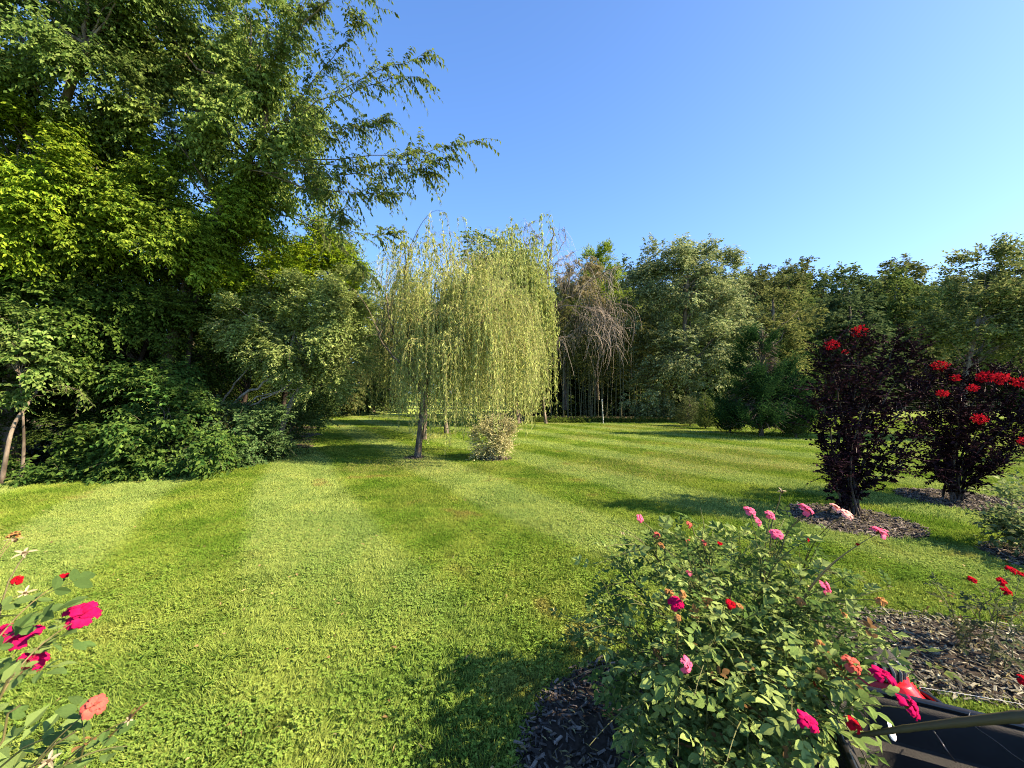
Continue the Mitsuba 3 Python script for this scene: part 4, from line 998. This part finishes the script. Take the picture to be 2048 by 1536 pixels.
def star(parent, rng, pos, axis, R):
    """A spent bloom: five dry sepals round a hip."""
    z = unit(axis); mb = MB(); pos = np.asarray(pos, float)
    x = unit(np.cross([.2, 1, .3], z)); y = np.cross(z, x)
    a = np.arange(5) * 2 * PI / 5 + rng.uniform(0, 6)
    d = np.cos(a)[:, None] * x + np.sin(a)[:, None] * y + z * rng.normal(.1, .25, (5, 1))
    leaves(mb, np.repeat(pos[None], 5, 0), d, np.repeat(z[None], 5, 0), R * .82 * rng.uniform(.7, 1.15, 5), R * .27, colours(rng, 5, (0.3, 0.25, 0.15), (0.46, 0.4, 0.27), .1), OVAL)
    tubes(mb, np.array([pos - z * R * .35, pos - z * R * .12, pos + z * R * .12]), np.array([R * .1, R * .24, R * .1]), 7, (0.1, 0.07, 0.04))
    mb.put(numbered(parent + '__spent_bloom'), 'm_petal')


def rose_leaf(rng, ca, cb, size=1.0, n_pair=2, tm=OVAL):
    """One compound leaf: two or three pairs of leaflets and an end leaflet."""
    mb = MB()
    ln = .075 * size * (n_pair + .6) / 2.6
    q = np.stack([0 * np.linspace(0, 1, 5), np.linspace(0, 1, 5) * ln, -.22 * ln * np.linspace(0, 1, 5) ** 2 + rng.normal(0, .02) * ln], 1)
    tubes(mb, q, np.linspace(.0011, .0006, 5) * size, 4, (0.09, 0.12, 0.04))
    col = colours(rng, 1, ca, cb, .1)
    P, D, N, L = [q[-1]], [np.array([rng.normal(0, .1), 1, -.25])], [np.array([rng.normal(0, .2), .2, 1])], [1.12]
    for k in range(n_pair):
        t = .36 + .5 * k / max(1, n_pair - 1) if n_pair > 1 else .6
        b = np.array([0, t * ln, -.22 * ln * t * t])
        for s in (-1, 1):
            P.append(b); D.append(np.array([s * 1.0, .75 + rng.normal(0, .15), rng.normal(-.1, .22)])); N.append(np.array([rng.normal(0, .25), rng.normal(0, .25), 1])); L.append(.78 + .12 * k)
    L = np.array(L) * .038 * size * rng.uniform(.85, 1.12, len(P))
    leaves(mb, np.array(P), np.array(D), np.array(N), L, L * rng.uniform(.6, .72, len(P)), np.repeat(col, len(P), 0) * rng.uniform(.9, 1.12, (len(P), 1)), tm)
    return mb


def rose_bush(label, base, tips, flowers, spent, stars, seed, centre, leaf_n, ca, cb, size=1.0, shoots=4, split_px=16, cane_r=.0055, parts=300, env=None, reach=.3):
    """Canes from the base to the tips and the flowers, compound leaves along canes and side shoots."""
    rng = np.random.default_rng(seed)
    parent = numbered('rose_bush')
    base, centre = np.asarray(base, float), np.asarray(centre, float)
    ends = [np.asarray(t, float) for t in tips] + [np.asarray(f[0], float) - np.array([0, 0, f[2] * .2]) for f in flowers] + [np.asarray(s[0], float) for s in spent] + [np.asarray(s[0], float) for s in stars]
    LP, LD = [], []
    canes, twigs = [], MB()
    for k, e in enumerate(ends):
        b0 = base + np.array([*rng.normal(0, .07, 2), -.02])
        h = e - b0
        is_flower = k >= len(tips)
        if is_flower and canes and rng.random() < .8:      # flower stalks fork from a nearby cane
            allp = np.vstack([c[5:15] for c in canes])
            dd = np.linalg.norm(allp - e, axis=1) + 3.0 * np.clip(allp[:, 2] - e[2] + .06, 0, None)
            b0 = allp[np.argmin(np.abs(dd - rng.uniform(.12, .3)) + .25 * dd)]
            q = bez(b0, e, np.array([0, 0, .02]) - .12 * (e - b0) * [1, 1, 0], 16)[0]
            r0 = cane_r * .55
        else:
            q = path([b0, b0 + h * [.25, .25, .4], b0 + h * [.65, .65, .8], e], 16, .006, rng)
            r0 = cane_r
            if not is_flower:
                canes.append(q)
        mb = MB(); tubes(mb, q, np.linspace(r0, r0 * .38, 16), 6, colours(rng, 1, (0.06, 0.075, 0.02), (0.13, 0.1, 0.04), .1)[0])
        mb.put(parent + '__cane' + (f'_{k:03d}' if k else ''), 'm_stem', smooth=True)
        for i in np.linspace(4 if not is_flower else 2, 14 if not is_flower else 11, 7 if not is_flower else 5).astype(int):
            LP.append(q[i]); LD.append(unit(unit(q[i + 1] - q[i]) * .5 + rand_dirs(rng, 1)[0] * [1, 1, .4]))
        if not is_flower:
            for _ in range(shoots):
                i = rng.integers(4, 15); d = unit(unit(q[i + 1 if i < 15 else i] - q[i]) * .5 + rand_dirs(rng, 1)[0] * .8 + unit((q[i] - centre) * [1, 1, .6]) * .5 + [0, 0, .15])
                s = bez(q[i], q[i] + d * rng.uniform(.4, 1.1) * reach, np.array([0, 0, .02]), 8)[0]
                tubes(twigs, s, np.linspace(.0026, .001, 8), 5, (0.09, 0.095, 0.03))
                for m in range(2, 8):
                    LP.append(s[m]); LD.append(unit(d * .5 + rand_dirs(rng, 1)[0] * [1, 1, .5]))
    LP, LD = np.array(LP), np.array(LD)
    if len(LP) > leaf_n:
        k = rng.choice(len(LP), leaf_n, replace=False); LP, LD = LP[k], LD[k]
    ok = LP[:, 2] > .07
    if env is not None:
        ok &= (np.linalg.norm((LP - np.asarray(env[0])) / np.asarray(env[1]), axis=1) < 1) | (rng.random(len(LP)) < .16)
    LP, LD = LP[ok], LD[ok]
    kinds = [rose_leaf(rng, ca, cb, size * rng.uniform(.85, 1.15), int(rng.integers(1, 4))) for _ in range(14)]
    kinds[0] = rose_leaf(rng, (0.12, 0.07, 0.03), (0.2, 0.12, 0.05), size * .7, 2)        # young reddish leaves
    plys = [mikit.ply(m.mesh(), 'm_leaf_glossy', color=np.vstack(m.c)) for m in kinds]
    view = unit(LP - EYE)
    u = LP[:, 0] / LP[:, 1] * FOCAL + 1024; v = 795 - (LP[:, 2] - 1.6) / LP[:, 1] * FOCAL
    inside = (u > -30) & (u < 2078) & (v < 1566) & (LP[:, 1] > .2)
    score = np.where(inside, np.einsum('ij,ij->i', LP - centre, -view), -9.0)
    order = np.argsort(-score)
    rest, made = MB(), 0
    light = [rose_leaf(rng, ca, cb, size * rng.uniform(.85, 1.15), int(rng.integers(1, 4)), KITE) for _ in range(14)]
    for r, i in enumerate(order):
        nrm = unit(np.array([0, 0, .9]) + .35 * SUN + rng.normal(0, .38, 3))
        y = unit(LD[i] + [0, 0, rng.normal(.0, .25)]); x = unit(np.cross(y, nrm)); z = np.cross(x, y)
        m = np.eye(4); s = rng.uniform(.75, 1.2)
        m[:3, 0], m[:3, 1], m[:3, 2], m[:3, 3] = x * s, y * s, z * s, LP[i]
        k = int(rng.integers(len(kinds)))
        if r < parts and inside[i]:
            scene[parent + '__leaf' + (f'_{made:03d}' if made else '')] = {**plys[k], 'to_world': T(m)}; made += 1
        else:
            mv, mf = light[k].mesh()
            rest.add(mv @ m[:3, :3].T + m[:3, 3], mf, np.vstack(light[k].c))
    rest.put(parent + '__foliage', 'm_leaf_glossy'); tag(parent + '__foliage', kind='stuff')
    twigs.put(parent + '__twigs', 'm_stem', smooth=True); tag(parent + '__twigs', kind='stuff')
    for p, axis, R, tone, full in flowers:
        rose(parent, rng, p, unit(np.asarray(axis) + rng.normal(0, .15, 3)), R, tone, split=R * FOCAL / p[1] > split_px, full=full)
    for p, axis, R in spent:
        rose(parent, rng, p, unit(np.asarray(axis) + rng.normal(0, .3, 3)), R, 'brown', split=False)
    for p, axis, R in stars:
        star(parent, rng, p, axis, R)
    tag(parent, label, 'rose bush', None)
    return parent


UP = (0.15, -.45, .85)
RB, RL = (0.075, 0.135, 0.035), (0.24, 0.31, 0.10)
base = [1.12, 1.9, 0]
tips = [at(*t) for t in [(1215, 1240, 1.85), (1240, 1330, 1.7), (1250, 1160, 2.1), (1290, 1090, 2.0), (1350, 1075, 2.1), (1420, 1100, 2.15), (1480, 1120, 2.2), (1560, 1080, 2.1), (1620, 1130, 2.0), (1660, 1230, 1.9), (1700, 1270, 1.75), (1300, 1230, 1.6), (1370, 1180, 1.7),
        (1440, 1170, 1.8), (1520, 1180, 1.75), (1590, 1240, 1.6), (1640, 1330, 1.5), (1280, 1400, 1.5), (1340, 1330, 1.45), (1430, 1290, 1.45), (1510, 1310, 1.4), (1580, 1400, 1.3), (1500, 1450, 1.25), (1400, 1470, 1.3), (1640, 1480, 1.22), (1320, 1500, 1.4), (1540, 1540, 1.15), (1700, 1420, 1.3), (1450, 1580, 1.2), (1180, 1270, 2.0)]]
FL = [(1280, 1037, 1.95, .024, 'pink', 1), (1500, 1022, 1.8, .030, 'pink', 1), (1541, 1030, 1.8, .026, 'pink', 1), (1516, 1043, 1.75, .024, 'pink', 1), (1552, 1068, 1.7, .030, 'pink', 1), (1612, 1018, 1.8, .036, 'pink', 1), (1671, 1014, 1.75, .026, 'pale', 1), (1691, 1028, 1.7, .034, 'pale', 1),
      (1757, 1063, 1.6, .034, 'pink', 1), (1651, 1176, 1.65, .030, 'pink', 1), (1352, 1206, 1.62, .030, 'magenta', 1), (1461, 1209, 1.65, .022, 'red', 1), (1374, 1330, 1.42, .026, 'pink', 1), (1703, 1328, 1.38, .030, 'faded', 1), (1764, 1350, 1.32, .034, 'magenta', 1), (1818, 1413, 1.2, .032, 'magenta', 1),
      (1614, 1444, 1.22, .030, 'magenta', 1), (1706, 1448, 1.25, .024, 'red', 1), (1408, 1086, 2.0, .018, 'faded', 1), (1438, 1089, 2.0, .018, 'red', .5), (1374, 1080, 2.0, .018, 'faded', 1), (1378, 1049, 2.0, .019, 'faded', 1), (1314, 1070, 2.0, .019, 'faded', 1), (1378, 1146, 1.8, .016, 'pink', 1), (1614, 1080, 1.7, .012, 'red', .5), (1716, 1090, 1.65, .010, 'red', .5)]
flowers = [(at(a, b, c - (.14 if 9 <= k < 18 else .05 if k >= 18 else 0)), UP if k % 3 else (.5, -.5, .5), r, t, f) for k, (a, b, c, r, t, f) in enumerate(FL)]
spent = [(at(a, b, c - .13), (0, -.4, .8), r) for a, b, c, r in [(1338, 1184, 1.6, .024), (1366, 1190, 1.6, .022), (1322, 1090, 1.95, .024), (1640, 1290, 1.5, .024), (1655, 1308, 1.5, .022), (1602, 1204, 1.65, .024), (1762, 1201, 1.6, .026), (1684, 1226, 1.6, .022), (1643, 1348, 1.4, .024), (1356, 1236, 1.55, .016), (1478, 1213, 1.65, .02)]]
stars = [(at(1564, 982, 1.9), (0, -.2, 1), .034), (at(1245, 1066, 2.0), (0, -.3, 1), .02)]
rose_bush('large pink rose bush in the mulch bed, with faded blooms, spreading towards the black tub', base, tips, flowers, spent, stars, 901, (1.08, 1.85, .5), 4200, RB, RL, size=.92, shoots=15, env=((1.05, 1.8, .40), (.70, .82, .56)))

base = [-1.12, .62, 0]
tips = [at(*t) for t in [(-20, 1180, .9), (60, 1400, .62), (30, 1345, .72), (150, 1460, .66), (90, 1480, .62), (-40, 1330, .7), (190, 1490, .68)]]
flowers = [(at(165, 1230, .86), (.25, -.45, .85), .033, 'magenta', 1), (at(48, 1272, .82), (.3, -.4, .8), .032, 'magenta', 1), (at(66, 1320, .8), (.5, -.2, .75), .026, 'magenta', 1), (at(0, 1268, .86), (.1, -.3, .9), .024, 'magenta', 1), (at(34, 1160, .98), (.1, -.4, .8), .014, 'red', 1), (at(128, 1157, .92), (.2, -.1, 1), .013, 'red', .5), (at(188, 1410, .7), (.5, -.3, .7), .02, 'faded', 1)]
stars = [(at(48, 1106, .98), (.2, -.5, .8), .026), (at(50, 1186, .94), (.3, -.5, .7), .022), (at(30, 1078, 1.0), (0, -.2, 1), .022), (at(98, 1522, .62), (.2, -.5, .7), .02), (at(258, 1440, .72), (.3, -.3, .8), .012)]
rose_bush('rose bush with hot magenta flowers reaching in over the lawn at the left edge', base, tips, flowers, [(at(28, 1070, 1.0), (0, -.2, 1), .018)], stars, 902, (-1.1, .75, .8), 110, (0.07, 0.125, 0.035), (0.17, 0.24, 0.075), size=.82, shoots=1, cane_r=.0036, parts=110, reach=.12)

base = [at(1942, 1302, 2.43)[0], 2.43, 0]
tips = [at(*t) for t in [(1900, 1230, 2.45), (1960, 1210, 2.4), (2000, 1240, 2.3), (1890, 1200, 2.6), (2040, 1250, 2.4), (1980, 1260, 2.2), (2030, 1200, 2.5)]]
flowers = [(at(a, b, c), UP, r, 'red', 1) for a, b, c, r in [(1944, 1159, 2.45, .026), (2004, 1163, 2.4, .028), (2012, 1182, 2.35, .03), (2022, 1139, 2.5, .03), (2044, 1150, 2.5, .03), (2052, 1364, 1.75, .03)]]
rose_bush('sparse small red rose bush on the grey mulch at the right edge', base, tips, flowers, [], [], 903, (base[0], 2.43, .3), 150, (0.05, 0.075, 0.035), (0.12, 0.13, 0.07), size=.8, shoots=2, split_px=30, cane_r=.004, reach=.22)

c = np.array([5.2, 3.8, .34])
tree('leafy_shrub', 'pale leafy shrub cut off by the right edge above the small red roses', 'shrub', [(5.2, 3.8, 0), (5.2, 3.8, .2), (5.22, 3.8, .4)], .015, [(c, np.array([.3, .3, .24])), (c + [.3, .1, 0], np.array([.4, .4, .3]))], 150, .22, 8, .05, .028, (0.06, 0.1, 0.035), (0.16, 0.18, 0.08), seed=97, droop=.1, hang=0, density=2.5)

# ------------------------------------------------------------------ black tub, red garden machine, bamboo pole
def rrect(a, b, r, z, n=8):
    r = min(r, a * .95, b * .95)
    out = []
    for cx, cy, s in ((a - r, b - r, 0), (-(a - r), b - r, 90), (-(a - r), -(b - r), 180), (a - r, -(b - r), 270)):
        for t in np.linspace(0, 90, n):
            w = math.radians(s + t); out.append([cx + r * math.cos(w), cy + r * math.sin(w), z])
    return np.array(out)


def loft(mb, sections, cap=True, c=None):
    k = len(sections[0]); v = np.vstack(sections); f = []
    for s in range(len(sections) - 1):
        for j in range(k):
            a, b = s * k + j, s * k + (j + 1) % k
            f += [[a, b, b + k], [a, b + k, a + k]]
    if cap:
        v = np.vstack([v, sections[0].mean(0), sections[-1].mean(0)]); n = len(v)
        for j in range(k):
            f.append([n - 2, (j + 1) % k, j]); f.append([n - 1, (len(sections) - 1) * k + j, (len(sections) - 1) * k + (j + 1) % k])
    mb.add(v, f, c)


def placed(mb, pos, yaw, tilt=0.0):
    c, s = math.cos(yaw), math.sin(yaw)
    R = np.array([[c, -s, 0], [s, c, 0], [0, 0, 1.0]])
    if tilt:
        ct, st = math.cos(tilt), math.sin(tilt)
        R = R @ np.array([[1, 0, 0], [0, ct, -st], [0, st, ct]])
    mb.v = [v @ R.T + np.asarray(pos, float) for v in mb.v]
    return mb


TUB, YAW = np.array([1.42, 1.02, 0.0]), math.radians(-24)
mb = MB()
prof = [(.26, .20, .10, .0), (.28, .22, .10, .02), (.40, .31, .14, .40), (.42, .33, .15, .49), (.455, .36, .16, .50), (.46, .365, .16, .515), (.45, .355, .16, .522), (.43, .335, .15, .518), (.415, .325, .15, .505), (.395, .305, .14, .40), (.36, .27, .13, .385), (.30, .21, .11, .09), (.26, .18, .10, .05)]
loft(mb, [rrect(a, b, r, z) for a, b, r, z in prof])
placed(mb, TUB, YAW).put('tub__body', 'm_black', smooth=35, colour=False)
mb = MB()
q = rrect(.448, .354, .16, .528); q = np.vstack([q, q[:1]])
tubes(mb, q, .012, 8)
placed(mb, TUB, YAW).put('tub__rim', 'm_black_gloss', smooth=True, colour=False)
for k, s in enumerate((-1, 1)):
    mb = MB(); tubes(mb, np.array([[s * .44, -.1, .5], [s * .52, -.1, .505], [s * .545, 0, .505], [s * .52, .1, .505], [s * .44, .1, .5]]), .012, 8)
    placed(mb, TUB, YAW).put('tub__handle' + (f'_{k:03d}' if k else ''), 'm_black', smooth=True, colour=False)
tag('tub', 'deep black plastic tub with a rolled rim beside the large pink rose bush', 'tub')

mb = MB()
mb2 = MB()
MW, MY = at(1768, 1372, 1.78), math.radians(-28)
MW = np.array([MW[0] - .05, MW[1], 0.0])
loft(mb, [rrect(a, b, r, z) for a, b, r, z in [(.20, .155, .05, .075), (.205, .16, .05, .09), (.205, .16, .05, .15), (.19, .145, .06, .185), (.16, .12, .06, .205), (.145, .10, .05, .23), (.12, .085, .05, .262), (.11, .075, .05, .27)]])
placed(mb, MW + [0, 0, .11], MY).put('garden_machine__deck', 'm_red', smooth=40, colour=False)
mb = MB(); loft(mb, [rrect(a, b, r, z) for a, b, r, z in [(.085, .085, .08, .268), (.1, .1, .09, .285), (.1, .1, .09, .32), (.085, .085, .08, .345), (.05, .05, .045, .355)]])
placed(mb, MW + [0, 0, .11], MY).put('garden_machine__engine_cover', 'm_black', smooth=40, colour=False)
for k in range(11):
    a = math.radians(-150 + 17 * k)
    mb = MB(); r0, r1 = .085, .106
    loft(mb, [rrect(.0055, .0045, .002, z, 3) + np.array([math.cos(a) * r * 1.0, math.sin(a) * r * 1.0, 0]) for z, r in ((.288, r1), (.322, r1), (.349, r0))])
    placed(mb, MW + [0, 0, .11], MY).put('garden_machine__rib' + (f'_{k:03d}' if k else ''), 'm_rib', smooth=40, colour=False)
for k, (x, y) in enumerate(((-.17, -.17), (.17, -.17), (-.17, .17), (.17, .17))):
    mb = MB(); n = 20
    ring = [np.stack([np.cos(np.linspace(0, 2 * PI, n, False)) * r * 1.2 + x, np.full(n, y + t), np.sin(np.linspace(0, 2 * PI, n, False)) * r * 1.2 + .096], 1)[::-1] for r, t in ((.03, -.02), (.07, -.02), (.08, -.012), (.08, .012), (.07, .02), (.03, .02))]
    loft(mb, ring)
    placed(mb, MW, MY).put('garden_machine__wheel' + (f'_{k:03d}' if k else ''), 'm_black', smooth=40, colour=False)
mb = MB(); tubes(mb, path([[.16, .06, .19], [.19, .02, .2], [.215, -.03, .2], [.235, -.08, .19]], 10), .014, 9)
placed(mb, MW + [0, 0, .11], MY).put('garden_machine__handle', 'm_black_gloss', smooth=True, colour=False)
tag('garden_machine', 'red garden machine with a ribbed black engine cover behind the black tub', 'garden machine')

rng = np.random.default_rng(5)
p0, p1 = at(1672, 1478, 1.27), at(2048, 1433, 1.02)
dirn = p1 - p0; n = 60; L = 2.1
t = np.linspace(0, L, n); q = p0 + dirn * t[:, None] + np.array([0, 0, .006])[None] * np.sin(t * 3)[:, None]
r = .0055 + .0085 * np.clip(t, 0, 1.6)
nodes = np.arange(.16, L, .27)
r = r * (1 + .16 * np.exp(-((t[:, None] - nodes) / .016) ** 2).sum(1))
mb = MB(); tubes(mb, q, r * .92, 10, (0.06, 0.05, 0.017))
mb.put('bamboo_pole', 'm_stem', smooth=True)
tag('bamboo_pole', 'tapering bamboo pole lying slanted across the black tub', 'pole')

mb = MB()
a, b = at(1776, 1440, 1.23), at(1788, 1482, 1.2)
q = path([a, a * .5 + b * .5 + np.array([-.004, -.004, .006]), b], 10)
w = np.array([.003, .006, .008, .008, .009, .012, .014, .015, .013, .006])
d = unit(np.cross(b - a, [0, 1, 0.3]))
ring = []
for i in range(10):
    e = unit(np.cross(d, b - a)); an = np.linspace(0, 2 * PI, 10, False)
    ring.append(q[i] + np.cos(an)[:, None] * d * w[i] + np.sin(an)[:, None] * e * w[i] * .28)
loft(mb, ring); mb.put('plastic_scoop', 'm_white', smooth=True, colour=False)
tag('plastic_scoop', 'small pale scoop hanging over the bamboo pole in front of the black tub', 'scoop')
for k, (pts, text) in enumerate((([(1940, 1424, 1.33), (1948, 1452, 1.28), (1985, 1478, 1.22), (2020, 1505, 1.17), (2060, 1530, 1.12)], 'thin black cord draped over the inner wall of the black tub'), ([(1866, 1462, 1.24), (1880, 1480, 1.22), (1893, 1500, 1.2), (1912, 1525, 1.2)], 'short thin cord hanging down into the dark of the black tub'))):
    mb = MB(); tubes(mb, path([at(*p) for p in pts], 20), .0016, 5)
    nm = numbered('cord'); mb.put(nm, 'm_black_gloss', smooth=True, colour=False); tag(nm, text, 'cord')
mb = MB(); tubes(mb, path([(2.02, 2.17, .045), (2.3, 2.09, .05), (2.6, 2.0, .05), (3.0, 1.86, .05), (3.6, 1.68, .045)], 20), .0016, 5)
mb.put('edging_string', 'm_grey', smooth=True, colour=False); tag('edging_string', 'pale string stretched along the edge of the grey mulch bed', 'string')
